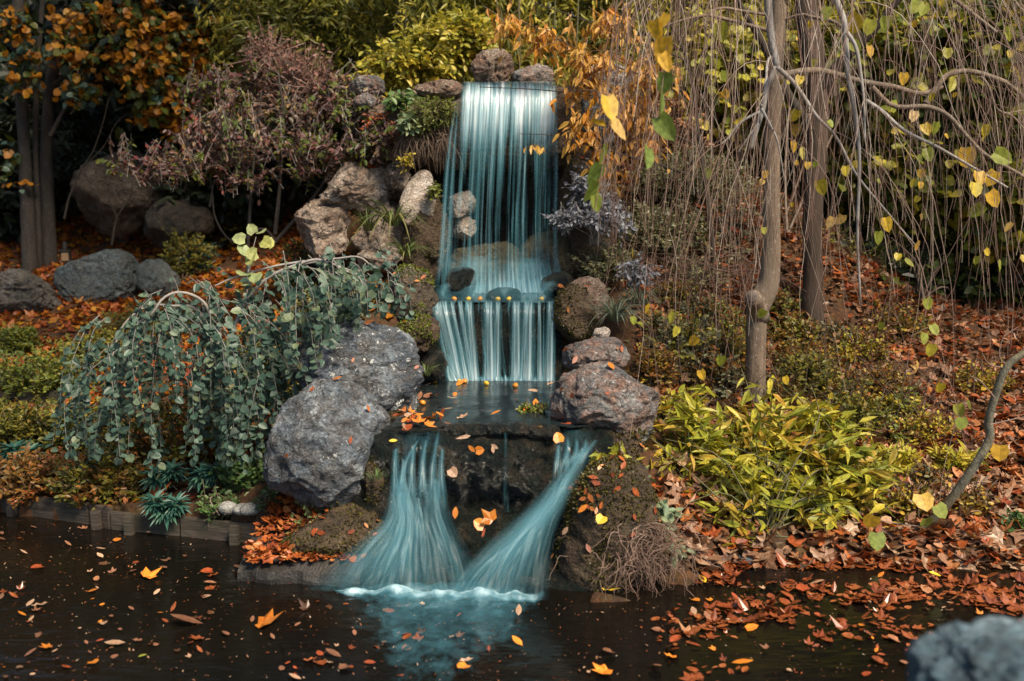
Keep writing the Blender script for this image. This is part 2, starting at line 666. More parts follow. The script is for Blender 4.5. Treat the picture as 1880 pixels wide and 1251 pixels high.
def rock_mesh(name, ax, seed, mat, lvl=5, sq=.85, cuts=9, amp=.11, fine=.035, freq=1.6, blobs=None, flat=None, cutlo=.62, cuthi=.92, ridge=.05, pl=(), outline=None):
    """ax: semi axes; blobs: list of (cx,cy,cz,rx,ry,rz) in unit space, the rock is their union seen from the centre"""
    D, F = ico(lvl)
    rng = np.random.default_rng(seed)
    if blobs:
        r = np.full(len(D), .05)
        for (cx, cy, cz, rx, ry, rz) in blobs:
            inv = np.array([1 / rx, 1 / ry, 1 / rz])
            d = D * inv
            cc = np.array([cx, cy, cz]) * inv
            A = (d * d).sum(1); B = -(d * cc).sum(1); Cc = (cc * cc).sum() - 1
            disc = B * B - A * Cc
            ok = disc > 0
            tt = np.where(ok, (-B + np.sqrt(np.maximum(disc, 0))) / A, 0)
            r = np.maximum(r, np.where(tt > 0, tt, 0))
        p = D * r[:, None]
    else:
        p = np.sign(D) * np.abs(D) ** sq
        if outline is not None:                      # real silhouette of the stone, rounded over its depth
            o_ = np.array(outline, float)
            oa, orr = np.arctan2(o_[:, 1], o_[:, 0]), np.hypot(o_[:, 0], o_[:, 1])
            k = np.argsort(oa); oa, orr = oa[k], orr[k]
            oa = np.concatenate([oa - 2 * pi, oa, oa + 2 * pi]); orr = np.tile(orr, 3)
            xs_ = np.linspace(-pi, pi, 181); pr = np.interp(xs_, oa, orr)
            pr = (pr + np.roll(pr, 2) + np.roll(pr, -2) + np.roll(pr, 4) + np.roll(pr, -4)) / 5
            f = np.interp(np.arctan2(D[:, 2], D[:, 0]), xs_, pr)
            p = D * np.stack([f, np.ones(len(D)), f], 1)
            p = p * (1 + .10 * (1 - np.abs(D[:, 1]) ** 3))[:, None] * .95
    for k in range(cuts):
        n = unit(rng.normal(size=3)); h = rng.uniform(cutlo, cuthi)
        dist = p @ n - h
        p = p - np.outer(np.maximum(dist, 0) * .85, n)
    for (nx, ny, nz, h) in pl:
        n = unit(np.array([nx, ny, nz]))
        dist = p @ n - h
        p = p - np.outer(np.maximum(dist, 0) * .93, n)
    off = rng.uniform(0, 50, 3)
    ax = np.array(ax, float)
    q = p * ax / ax.mean()
    warp = np.stack([noise3(q * 1.3 + off + 5 * i) for i in range(3)], 1)
    disp = amp * fbm(q * freq + off + warp * .7, 3, .42) + ridge * fbm(q * freq * np.array([1.2, 1.2, 2.6]) + off + warp * 1.5, 4, .5, True) - ridge * .6
    disp += fine * fbm(q * freq * 6 + off, 4, .6)
    p = p + D * disp[:, None]
    if flat is not None:
        p[:, 2] = np.maximum(p[:, 2], flat)
    return mesh(name, p * ax, [F], [mat])


ROCKS = {}


def rock(name, label, u, v, Y, wpx, hpx, depth, mat, seed, rot=(0, 0, 0), cat='rock', group=None, **kw):
    if Y is None: Y = T(u, v + hpx * .43)[1] + depth * .3
    s = Y / FPX
    c = P(u, v, Y)
    me = rock_mesh(name, (wpx / 2 * s, depth / 2, hpx / 2 * s), seed, mat, **kw)
    o = obj(name, me, None, c, rot)
    tag(o, label, cat, group)
    ROCKS[label] = o
    return o


grey = rock_mat('rock_grey', ((.045, .058, .075), (.115, .135, .155), (.25, .275, .295), (.085, .075, .068)), lichen=.75, moss=-.02, crack=.45, moss_dir=-.7)
grey_b = rock_mat('rock_grey_brown', ((.06, .065, .07), (.14, .14, .14), (.27, .26, .245), (.20, .105, .07)), lichen=.75, moss=.0, crack=.5, moss_dir=-.7)
bluegrey = rock_mat('rock_blue_grey', ((.045, .065, .075), (.08, .105, .115), (.13, .15, .155), (.075, .075, .07)), lichen=.1, moss=-.1, crack=.35, moss_dir=.3)
cracked = rock_mat('rock_cracked', ((.07, .07, .07), (.13, .125, .12), (.19, .18, .165), (.12, .095, .07)), crack=1.0, scale=1.7)
tan = rock_mat('rock_tan', ((.22, .16, .12), (.33, .25, .19), (.45, .38, .31), (.25, .13, .09)), crack=.6, moss=-.25, scale=1.8, bumps=1.3)
pale = rock_mat('rock_pale', ((.34, .29, .25), (.46, .40, .35), (.56, .51, .46), (.36, .27, .20)), crack=.3, moss=-.3, scale=1.4)
brown = rock_mat('rock_brown', ((.07, .05, .036), (.15, .11, .08), (.26, .20, .15), (.12, .07, .045)), crack=.6, moss=.0, moss_dir=.5)
mossy = rock_mat('rock_mossy', ((.05, .04, .03), (.10, .08, .055), (.16, .13, .10), (.08, .05, .03)), crack=.5, moss=.28, moss_dir=.7, moss_c=((.05, .05, .007), (.17, .13, .018)))
mossbrown = rock_mat('rock_moss_brown', ((.04, .028, .018), (.075, .05, .03), (.12, .085, .05), (.06, .035, .02)), crack=.3, moss=.26, moss_dir=.35, moss_c=((.045, .045, .008), (.13, .115, .016)))
wet = rock_mat('rock_wet', ((.006, .008, .009), (.026, .025, .021), (.08, .06, .042), (.018, .03, .024)), crack=.3, moss=-.12, wet=1.0, scale=2.6, bumps=1.5, moss_dir=.2, moss_c=((.015, .022, .008), (.045, .05, .012)))
wetgreen = rock_mat('rock_wet_green', ((.035, .035, .02), (.06, .055, .03), (.09, .075, .04), (.05, .04, .02)), crack=.2, moss=.0, wet=.5)
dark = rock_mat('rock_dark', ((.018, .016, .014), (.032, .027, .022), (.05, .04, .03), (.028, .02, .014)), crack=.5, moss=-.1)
brown_shaded = rock_mat('rock_brown_shaded', ((.04, .03, .022), (.085, .065, .048), (.14, .11, .085), (.07, .045, .03)), crack=.7, moss=.0, moss_dir=.5)  # darker copy of the brown rock, with shade put into its colour
pebble_m = rock_mat('pebble', ((.16, .165, .16), (.22, .22, .21), (.28, .275, .26), (.20, .18, .155)), crack=0, scale=2.5, bumps=.3)
front_m = rock_mat('rock_front', ((.06, .11, .14), (.16, .26, .31), (.36, .48, .54), (.10, .13, .15)), crack=.3, scale=3.2)

# left foreground pair
rock('boulder', 'large upright grey boulder in front of its twin on the left of the lower fall', 601, 820, 5.40, 218, 244, .66, grey, 11, lvl=6, cuts=6, cutlo=.74, cuthi=.95,
     outline=[(0, .97), (.4, .93), (.75, .72), (.96, .45), (.95, -.1), (.80, -.6), (.5, -.75), (.1, -.98), (-.25, -.85), (-.6, -.62), (-1, -.5), (-.97, .0), (-.72, .45), (-.45, .8), (-.2, .93)], amp=.075, fine=.014, freq=1.5, ridge=.05)
rock('boulder', 'long grey boulder with folded top behind the upright boulder left of the middle pool', 660, 692, 5.92, 236, 192, .66, grey, 23, lvl=6, cuts=6, cutlo=.74, cuthi=.95,
     outline=[(-.3, .95), (.2, .93), (.6, .8), (.88, .5), (.98, .15), (.97, -.25), (.75, -.62), (.4, -.85), (-.2, -.8), (-.6, -.5), (-.85, -.1), (-1, .15), (-.85, .5), (-.6, .85)], amp=.085, fine=.016, freq=1.7, ridge=.07)
# right of the middle pool
rock('boulder', 'big grey boulder with a reddish patch on the right of the middle pool', 1106, 742, 5.66, 196, 158, .64, grey_b, 31, lvl=6, cuts=6, cutlo=.74, cuthi=.95,
     outline=[(-.97, 0), (-.85, .45), (-.5, .85), (0, .93), (.5, .9), (.78, .68), (.97, .2), (.9, -.3), (.65, -.95), (.4, -.8), (.15, -.6), (-.2, -.6), (-.5, -.5), (-.8, -.35)], amp=.08, fine=.016, freq=1.7, ridge=.06)
rock('boulder', 'flat grey boulder behind the reddish boulder beside the middle step', 1094, 656, 6.1, 118, 72, .5, grey_b, 37, lvl=6, cuts=9, amp=.08, fine=.014)
rock('stone', 'small pale stone on top of the bank right of the middle step', 1103, 614, 6.35, 38, 28, .14, pale, 39, lvl=4)
rock('rock', 'pale weathered rock beside the grass tuft right of the second ledge', 1078, 550, 7.05, 76, 78, .35, tan, 41, lvl=5, cuts=5, amp=.14)
rock('rock', 'mossy brown rock under the pale weathered rock right of the second ledge', 1052, 585, 6.95, 80, 120, .4, mossbrown, 43, lvl=5)
# left of the second ledge
rock('boulder', 'grey brown boulder capped with golden moss left of the second ledge', 760, 545, 6.95, 104, 120, .5, mossy, 47, lvl=5, cuts=6, amp=.14,
     blobs=[(0, 0, .1, .85, .85, .85), (.35, 0, -.1, .65, .7, .6), (-.2, 0, -.4, .6, .7, .6)])
rock('rock', 'moss covered rock below the gold capped boulder', 765, 612, 6.75, 90, 66, .45, mossbrown, 53, lvl=5)
rock('rock', 'black wet rock at the left foot of the middle cascade', 800, 672, 6.72, 52, 56, .3, wet, 59, lvl=5, amp=.1)
# grotto
rock('rock_slab', 'thick brown capstone of the upper fall with water sliding over its lip', 905, 232, 8.62, 420, 150, .85, brown, 61, lvl=6, cuts=2, amp=.07, sq=.5, pl=[(0, 0, 1, .80)])
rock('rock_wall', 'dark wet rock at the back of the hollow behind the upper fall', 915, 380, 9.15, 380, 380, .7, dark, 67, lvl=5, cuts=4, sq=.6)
crag_m = rock_mat('rock_crag', ((.13, .10, .08), (.27, .215, .175), (.44, .38, .32), (.18, .115, .08)), crack=.8, moss=-.08, moss_dir=.6)
rock('crag', 'pale brown jagged rock under the purple maple left of the pinkish slab', 668, 356, 8.45, 190, 165, .7, crag_m, 71, (0, -.3, 0), lvl=6, cuts=26, amp=.10, ridge=.07, freq=1.3, cutlo=.38)
rock('crag', 'brown jagged rock behind the strappy grass left of the upper fall', 706, 428, 8.32, 150, 190, .6, crag_m, 72, (0, .2, 0), lvl=6, cuts=26, amp=.10, ridge=.07, freq=1.3, cutlo=.38)
rock('crag', 'dim brown jagged rock at the left end of the rock face beside the shrubs', 596, 428, 8.4, 150, 160, .6, crag_m, 74, lvl=6, cuts=26, amp=.10, ridge=.07, freq=1.3, cutlo=.38)
rock('crag', 'small jagged pale rock above the strappy grass against the pinkish slab', 728, 322, 8.25, 62, 60, .4, crag_m, 75, lvl=5, cuts=22, amp=.1, ridge=.06, cutlo=.4)
rock('crag', 'pale streaked rock low beside the strappy grass behind the gold capped boulder', 690, 480, 8.0, 120, 70, .5, crag_m, 76, lvl=5, cuts=22, amp=.1, ridge=.06, cutlo=.4)
rock('rock', 'smooth pinkish pale slab leaning left of the upper fall', 768, 372, 8.12, 66, 116, .22, pale, 73, (0, radians(14), radians(8)), lvl=5, cuts=6, amp=.06, fine=.02, ridge=.02)
rock('rock_pillar', 'mossy brown pillar of rock at the left edge of the upper fall', 782, 440, 8.2, 88, 230, .5, mossbrown, 79, lvl=5, amp=.14)
rock('rock_pillar', 'mossy brown pillar of rock at the right edge of the upper fall', 1072, 410, 8.2, 105, 270, .6, mossbrown, 83, lvl=5, amp=.12)
rock('rock', 'pale angular rock seen through the upper fall', 848, 377, 8.3, 50, 56, .22, pale, 89, (0, .1, .2), lvl=5, cuts=8, amp=.05)
rock('rock', 'chipped whitish rock under the pale angular rock behind the upper fall', 850, 418, 8.33, 46, 46, .2, pale, 97, (0, .5, 0), lvl=5, cuts=8, amp=.08, ridge=.1)
rock('boulder', 'broad olive wet boulder behind the foot of the upper fall', 895, 500, 8.12, 140, 120, .5, wetgreen, 101, lvl=5, amp=.05, fine=.015, cuts=3)
rock('boulder', 'rounded olive wet boulder right of the broad one behind the upper fall', 1010, 495, 8.1, 120, 134, .5, wetgreen, 103, lvl=5, amp=.06, fine=.015, cuts=3)
rock('rock', 'dark wet stone in the upper basin at the left of the spray', 846, 520, 7.5, 66, 62, .3, wet, 107, lvl=5, amp=.05, sq=.9)
rock('rock', 'dark wet stone in the upper basin at the right of the spray', 1027, 524, 7.42, 66, 50, .3, wet, 109, lvl=5, amp=.05)
rock('rock', 'low round stone under the foam in the middle of the upper basin', 925, 545, 7.35, 66, 40, .3, wet, 113, lvl=4, amp=.04)
# top of the fall
rock('rock', 'tan pitted rock standing on top of the fall', 905, 128, 8.5, 66, 66, .35, tan, 127, lvl=5, cuts=8, amp=.16, ridge=.16, freq=2.2)
rock('rock', 'grey rounded rock beside the tan rock on top of the fall', 978, 142, 8.55, 74, 50, .35, grey_b, 131, lvl=5, amp=.1)
rock('rock', 'flat tan stone at the left end of the fall lip', 808, 166, 8.35, 84, 36, .35, tan, 137, lvl=5, cuts=6, amp=.1)
rock('rock', 'bluish stone left of the flat tan stone at the fall top', 672, 160, 8.7, 66, 40, .35, grey_b, 139, lvl=5)
rock('rock', 'small grey stone under the bluish stone left of the fall', 672, 192, 8.45, 44, 38, .25, grey_b, 149, lvl=5)
rock('rock', 'grey rock right of the fall behind the orange leaves', 1095, 222, 8.3, 92, 86, .4, grey, 151, lvl=5)
rock('rock', 'broad grey rock right of the fall lip under orange twigs', 1110, 150, 8.8, 110, 60, .4, grey_b, 157, lvl=5)
# left garden
rock('boulder', 'wide pitted blue grey block among red leaves near the tree trunks', 180, 508, None, 140, 98, .6, bluegrey, 163, lvl=6, cuts=5, sq=.6, amp=.05, fine=.03)
rock('boulder', 'smaller domed blue grey rock right of the pitted block', 286, 514, None, 84, 76, .5, bluegrey, 167, lvl=5, cuts=6, amp=.09)
rock('boulder', 'cracked layered grey rock at the left edge of the picture', 38, 540, None, 136, 88, .6, cracked, 173, lvl=6, cuts=10, amp=.1, ridge=.1)
rock('boulder', 'dim brown rock mass under the purple maple at the back left', 232, 366, 12.35, 176, 160, .9, brown_shaded, 179, lvl=5, cuts=8, amp=.12)
rock('rock', 'dark rock half hidden under low branches right of the dim brown rock', 330, 415, 12.1, 112, 96, .7, dark, 181, lvl=5)
for i, (u, v, wx, hx) in enumerate([(420, 961, 36, 24), (461, 946, 44, 22), (448, 972, 40, 20)]):
    p = T(u, v + 6)
    s = p[1] / FPX
    lab = ['rounded grey pebble leftmost of three by the timber edging', 'rounded grey pebble at the back of the three by the boulder', 'flat grey pebble nearest the pond among the three pebbles'][i]
    me = rock_mesh('pebble', (wx / 2 * s, wx / 2 * s * .8, hx / 2 * s * 1.1), 190 + i, pebble_m, lvl=4, cuts=0, sq=1, amp=.06, fine=0, ridge=0)
    tag(obj('pebble', me, None, p + np.array([0, 0, hx / 2 * s * .8]), (0, 0, .3 * i)), lab, 'pebble', 'pebbles by the timber edging')
rock('stone', 'small flat grey stone at the right water edge below the yellow green shrub', 1372, 1026, 5.2, 42, 22, .12, bluegrey, 201, lvl=4, amp=.05)
# out-of-focus foreground rock
rock('boulder', 'blurred blue grey rock in the near bottom right corner', 1925, 1345, 1.75, 500, 360, .55, front_m, 211, lvl=6, cuts=4, sq=.8, amp=.13, fine=.06, pl=[(-.55, 0, 1, .62)])
# ------------------------------------------------------------------ wet rock steps of the stream
def profile_wall(name, label, x0, x1, z0, z1, prof, back, seed, mat, nx=150, nz=110, amp=.05, cat='rock ledge'):
    """front face given by depth prof(x, z), closed with a top, sides and a back"""
    xs, zs = np.linspace(x0, x1, nx), np.linspace(z0, z1, nz)
    X, Z = np.meshgrid(xs, zs, indexing='ij')
    Yf = prof(X, Z)
    q = np.stack([X.ravel() * 3, Yf.ravel() * 0, Z.ravel() * 2.2], 1) + seed
    d = fbm(q, 5, .55) * amp + fbm(q * 2.4, 3, .5, True) * amp * .5
    Yf = Yf - d.reshape(X.shape)
    F = np.stack([X.ravel(), Yf.ravel(), Z.ravel()], 1)
    n = len(F)
    B = np.stack([X.ravel(), np.full(n, back), Z.ravel()], 1)
    V = np.concatenate([F, B])
    fr = grid_faces(nx, nz)
    idx = np.arange(n).reshape(nx, nz)
    def strip(a):
        return np.stack([a[:-1], a[1:], a[1:] + n, a[:-1] + n], 1)
    polys = [fr, fr[:, ::-1] + n, strip(idx[:, -1]), strip(idx[::-1, 0]), strip(idx[0, :]), strip(idx[-1, ::-1])]
    o = obj(name, mesh(name, V, polys, [mat]))
    return tag(o, label, cat)


ZM, ZU = .72, 1.24                       # middle pool and upper basin levels
lowL, lowR = G(690, 790, ZM)[0], G(1095, 790, ZM)[0]


def prof_low(x, z):
    lip = 5.30 + .05 * np.sin(x * 3)
    y = lip - .04 * sstep(.75, .55, z) + .07 * sstep(.64, .71, z)
    # sloping toe left and right, hollow in the middle
    slope = .40 * sstep(.36, -.12, z) + .1 * sstep(.1, -.2, z)
    hol = .8 * np.exp(-((x + .12) / .26) ** 2) * sstep(-.08, .12, z) * sstep(.58, .2, z)
    rt = sstep(.0, .42, x) * sstep(.62, .1, z) * .14
    bul = .085 * np.exp(-((x + .08) / .24) ** 2) * sstep(.22, .45, z) * sstep(.74, .62, z)
    return y - slope - rt + .20 * hol - bul


profile_wall('wet_rock_ledge', 'dark wet rock face under the lower fall with a hollow in its middle', lowL - .12, lowR + .1, -.35, ZM - .012, prof_low, 5.6, 3.3, wet, 220, 170, amp=.042)
for i, (u, v_, wx, hx) in enumerate([(838, 800, 46, 26), (872, 797, 52, 24), (912, 795, 50, 22), (950, 796, 48, 24), (985, 798, 50, 28), (1012, 803, 34, 26)]):
    rock('lip_stone', 'wet brown stone on the crest of the lower fall, number %s from the left run' % ['one', 'two', 'three', 'four', 'five', 'six'][i] if False else 'wet brown crest stone between the two lower runs, ' + ['next to the left run', 'under the upright tan leaf', 'left of the thin trickle', 'right of the thin trickle', 'under the yellow leaf on the lip', 'next to the right run'][i], u, v_ - 9, 5.29, wx, hx, .14, wet, 231 + i, cat='stone', lvl=4, cuts=4, amp=.09)
midL, midR = G(782, 560, ZU)[0], G(1034, 560, ZU)[0]
profile_wall('wet_rock_ledge', 'straight dark wet stone ledge behind the middle cascade', midL, midR, .5, ZU - .015, lambda x, z: 6.97 - .10 * sstep(1.2, .6, z) + 0 * x, 7.2, 9.1, wet, 150, 110, amp=.035)

# ------------------------------------------------------------------ still sheets of the stream
t = NT('stream_water')
v = t.tc()
n1 = t.noise(t.map(v, (3.5, 5, 1)), 1, 3, .5, .6)
c = t.ramp(t.noise(v, 2, 3), [(.35, (.008, .012, .014)), (.65, (.02, .028, .03))])
stream_m = t.done(t.bsdf(c, .2, .4, t.bump(n1, .25, .04), IOR=1.33))
t = NT('foam_water')
uv = t.tc('UV'); v = t.tc()
n1 = t.noise(t.map(v, (7, 5, 5)), 1, 5, .6, 1.2)
n2 = t.noise(t.map(v, (26, 20, 20), (3, 3, 3)), 1, 3, .6, .5)
se = t.n('ShaderNodeSeparateXYZ'); t.l(uv, se.inputs[0])
a = t.math('ADD', t.math('MULTIPLY', n1, .75), t.math('MULTIPLY', n2, .25))
a = t.math('MULTIPLY', t.math('SUBTRACT', t.math('ADD', a, se.outputs['X']), .93), .85, True)
c = t.mix(t.ramp(a, [(.3, 0.0), (.9, 1.0)]), (.10, .30, .38), (.62, .80, .86))
b = t.bsdf(c, .35, .5, t.bump(n2, .4, .02))
tp = t.n('ShaderNodeBsdfTransparent')
foam_m = t.done(t.mixs(t.math('MULTIPLY', a, .9), tp.outputs[0], b))


def sheet(name, outline, z, mat, n=40, sag=None):
    """water surface over a px outline given as rows (left px, right px, v)"""
    rows = np.array(outline, float)
    vs = np.linspace(0, len(rows) - 1, n)
    L = np.interp(vs, np.arange(len(rows)), rows[:, 0]); Rr = np.interp(vs, np.arange(len(rows)), rows[:, 1]); vv = np.interp(vs, np.arange(len(rows)), rows[:, 2])
    V = []
    for l, r, q in zip(L, Rr, vv):
        a, b = G(l, q, z), G(r, q, z)
        tt = np.linspace(0, 1, n)[:, None]
        V.append(a * (1 - tt) + b * tt)
    V = np.concatenate(V)
    if sag is not None: V[:, 2] += sag(V)
    return obj(name, mesh(name, V, [grid_faces(n, n)[:, ::-1]], [mat]))


def clampy(V, y):
    V[:, 1] = np.maximum(V[:, 1], y)
    return 0


def sag_mid(V):
    z = .006 * noise3(V * np.array([7, 4, 0]))
    side = np.maximum(sstep(-.32, -.42, V[:, 0]), sstep(.23, .32, V[:, 0]))
    V[:, 1] = np.maximum(V[:, 1], 5.36 + .03 * noise3(V * np.array([9, 0, 0]) + 3))
    return z - (.012 * sstep(5.5, 5.3, V[:, 1])) * side
o = sheet('stream_water', [(775, 1060, 688), (755, 1055, 730), (722, 1078, 775), (706, 1095, 797)], ZM, stream_m, 60, sag_mid)
tag(o, kind='structure')
o = sheet('stream_water', [(790, 1080, 494), (785, 1060, 520), (786, 1032, 558.5)], ZU, stream_m, 30, lambda V: clampy(V, 6.965) + .006 * noise3(V * 6))
tag(o, kind='structure')


# ------------------------------------------------------------------ falling water
def curtain(name, rows, mat, nx=120, nz=70, flute=.012, grow=1.0, seed=0, fx=26):
    """rows: (uL, uR, v, Y) or world rows ((x,y,z),(x,y,z)), top to bottom; UV along the flow"""
    A, B = [], []
    for r in rows:
        if len(r) == 4:
            A.append(P(r[0], r[2], r[3])); B.append(P(r[1], r[2], r[3]))
        elif len(r) == 5:
            A.append(P(r[0], r[1], r[4])); B.append(P(r[2], r[3], r[4]))
        elif len(r) == 6:
            A.append(P(r[0], r[1], r[4])); B.append(P(r[2], r[3], r[5]))
    A, B = spline(A, nz), spline(B, nz)
    tt = np.linspace(0, 1, nx)
    V = A[None] * (1 - tt)[:, None, None] + B[None] * tt[:, None, None]
    q = np.stack([np.repeat(tt * fx, nz), np.tile(np.linspace(0, 1.2, nz), nx), np.full(nx * nz, seed + .5)], 1)
    n = fbm(q, 3, .6).reshape(nx, nz)
    g = flute * (.25 + grow * np.linspace(0, 1, nz))[None]
    V[:, :, 1] -= n * g
    V[:, :, 2] += n * g * .4
    uv = np.stack([np.repeat(tt, nz), np.tile(np.linspace(0, 1, nz), nx)], 1)
    return mesh(name, V.reshape(-1, 3), [grid_faces(nx, nz)], [mat], uv=uv)


def strands(name, rows, mat, n, seed, rad=(.002, .005), jig=.01, t0=(0, .3), t1=(.6, 1), fwd=.02):
    """separate ropes of water following the same flow"""
    rng = np.random.default_rng(seed)
    A, B = [], []
    for r in rows:
        if len(r) == 4: A.append(P(r[0], r[2], r[3])); B.append(P(r[1], r[2], r[3]))
        elif len(r) == 5: A.append(P(r[0], r[1], r[4])); B.append(P(r[2], r[3], r[4]))
        else: A.append(P(r[0], r[1], r[4])); B.append(P(r[2], r[3], r[5]))
    A, B = spline(A, 60), spline(B, 60)
    L = []
    for k in range(n):
        x = rng.uniform(.0, 1.0)
        a, b = rng.uniform(*t0), rng.uniform(*t1)
        ts = np.linspace(a, b, 16)
        i = ts * 59
        pa = np.stack([np.interp(i, np.arange(60), A[:, c]) for c in range(3)], 1)
        pb = np.stack([np.interp(i, np.arange(60), B[:, c]) for c in range(3)], 1)
        xx = x + rng.normal() * .012 * ts
        p = pa * (1 - xx)[:, None] + pb * xx[:, None]
        p[:, 1] -= rng.uniform(.2, 1) * fwd
        p[:, :1] += (rng.normal(size=(16, 1)).cumsum(0) * jig * .15)
        rr = rng.uniform(*rad) * np.interp(np.linspace(0, 1, 16), [0, .2, .8, 1], [.2, 1, .8, .1])
        L.append((p, rr))
    return tubes(name, L, mat, 4)


t = NT('water_strand')
tp = t.n('ShaderNodeBsdfTransparent')
b = t.bsdf((.36, .62, .70), .2, .6)
g = t.n('ShaderNodeNewGeometry')
strand_m = t.done(t.mixs(t.ramp(g.outputs['Random Per Island'], [(0, .25), (1, .75)]), tp.outputs[0], b))

up_rows = [(846, 1020, 150, 8.42), (846, 1022, 154, 8.14), (845, 1023, 175, 8.03), (842, 1022, 230, 7.95), (838, 1020, 300, 7.90), (832, 1018, 400, 7.84), (828, 1020, 480, 7.78), (822, 1030, 538, 7.72)]
up_m = fall_mat('upper_fall_water', 19, 1.1, [(0, .34), (.14, .36), (.22, .30), (.30, .17), (.42, .25), (.53, .45), (.7, .53), (.86, .48), (1.0, .22)], 2.8, .05, dist=.35, tint_thin=(.18, .40, .48), tint_thick=(.84, .94, .97))  # denser white band below the lip paints in the sky's reflection
wf = thing('waterfall', 'tall silky upper waterfall dropping over the capstone into the basin', 'waterfall', P(925, 538, 7.7))
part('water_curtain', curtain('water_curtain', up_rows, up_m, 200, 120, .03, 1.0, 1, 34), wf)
up2 = [(a + 3, b - 3, v_, y - .05) for a, b, v_, y in up_rows]
up_m2 = fall_mat('upper_fall_veil', 15, 1.6, [(0, .5), (.14, .46), (.26, .44), (.36, .38), (.46, .42), (.58, .47), (.8, .50), (.93, .42), (1.0, .28)], 2.6, .05, tint_thick=(.74, .90, .96))
part('water_veil', curtain('water_veil', up2, up_m2, 200, 100, .03, 1.0, 6, 28), wf)

# soft runs between the stones of the upper basin
def ribbon(name, pts, mat, nx=24, nz=50, seed=0, flute=.02):
    """soft tongue of water along a centre line of (u, v, Y, half width px)"""
    rows = [(u - w_, v_, u + w_, v_, y) for u, v_, y, w_ in pts]
    return curtain(name, rows, mat, nx, nz, flute, .6, seed, 4)


mist_m = fall_mat('mist_water', 2.6, 1.3, [(0, .42), (.16, .12), (.7, .12), (1, .34)], 1.05, .5, tint_thin=(.11, .33, .41), tint_thick=(.66, .86, .92), maxa=.85, rough=.4, dist=.6, fine=.14, bs=.15)
thread_m = fall_mat('thread_water', 3, 1.0, [(0, .52), (.2, .32), (.75, .24), (1, .50)], 1.8, .48, bs=.2, tint_thin=(.12, .36, .45), tint_thick=(.72, .88, .93), maxa=.85, rough=.3)
for k, pts in enumerate([[(818, 520, 7.25, 12), (814, 538, 7.15, 16), (824, 556, 7.0, 26)], [(1010, 516, 7.2, 16), (998, 534, 7.12, 20), (985, 556, 7.0, 30)],
                         [(930, 515, 7.25, 34), (930, 532, 7.16, 46), (930, 556, 7.0, 60)], [(880, 520, 7.3, 20), (872, 540, 7.15, 26), (868, 557, 7.0, 34)], [(985, 512, 7.3, 20), (975, 535, 7.15, 30), (970, 557, 7.0, 34)]]):
    part('spray', ribbon('spray', pts, mist_m, seed=20 + k), wf)
for k, pts in enumerate([[(870, 470, 7.55, 50), (868, 510, 7.45, 54), (866, 552, 7.3, 60)], [(960, 474, 7.55, 50), (962, 512, 7.45, 56), (966, 552, 7.3, 60)]]):
    part('spray', ribbon('spray', pts, mist_m, seed=30 + k), wf)
spray_m = mist_m

mid_rows = [(790, 1026, 551, 7.04), (789, 1026, 556, 6.94), (789, 1025, 575, 6.885), (793, 1024, 630, 6.85), (812, 1022, 680, 6.82), (822, 1018, 700, 6.80)]
for k, pts in enumerate([[(838, 185, 8.0, 3), (826, 260, 7.93, 5), (819, 340, 7.87, 6), (812, 470, 7.78, 8), (808, 540, 7.7, 16)], [(842, 180, 8.0, 4), (832, 300, 7.9, 5), (824, 460, 7.78, 8), (820, 540, 7.7, 14)], [(1022, 158, 8.1, 3), (1021, 300, 7.9, 5), (1020, 460, 7.78, 6), (1030, 538, 7.7, 16)]]):
    part('water_thread', ribbon('water_thread', pts, thread_m, 12, 60, 150 + k, .006), wf)
wf2 = thing('waterfall', 'wide low middle cascade split into white ribbons over the straight ledge', 'waterfall', P(905, 700, 6.8))
stream_fall = fall_mat('stream_fall', 5, .8, [(0, .46), (.08, .36), (.35, .26), (.6, .32), (.85, .28), (1.0, .18)], 2.2, .28, tint_thin=(.12, .36, .44), tint_thick=(.78, .92, .96), maxa=.92, fine=.4)
for k, (u, w_, ex) in enumerate([(809, 21, 1.0), (845, 6, 1.5), (861, 9, 1.3), (897, 12, 1.25), (914, 7, 1.5), (948, 11, 1.3), (970, 14, 1.2), (1012, 10, 1.3), (830, 5, 1.8), (990, 4, 2.0)]):
    ub = u + 36 * max(0, 1 - (u - 789) / 110) + [0, 3, -2, 2, -3, 0, -3, -4, 4, 2][k]
    part('water_thread', ribbon('water_thread', [(u, 552, 7.03, w_), (u, 557, 6.93, w_), (u + (ub - u) * .15, 580, 6.86, w_), (u + (ub - u) * .6, 640, 6.82, w_ * (1 + ex) / 2), (ub, 700, 6.77, w_ * ex)], stream_fall, 24, 50, 160 + k, .012), wf2)
mid_m2 = fall_mat('middle_cascade_veil', 30, 1.0, [(0, .5), (.15, .52), (.5, .55), (.85, .49), (1.0, .3)], 3.0, .015)
mid2 = [(a + 2, b - 2, v_, y - .035) for a, b, v_, y in mid_rows]
part('water_veil', curtain('water_veil', mid2, mid_m2, 160, 60, .02, .8, 15, 30), wf2)
left_run = [(800, 652, 830, 650, 6.7), (806, 668, 838, 664, 6.66), (822, 690, 850, 690, 6.6), (826, 700, 860, 700, 6.58)]
part('water_run', curtain('water_run', left_run, spray_m, 30, 30, .01, 1, 33, 4), wf2)


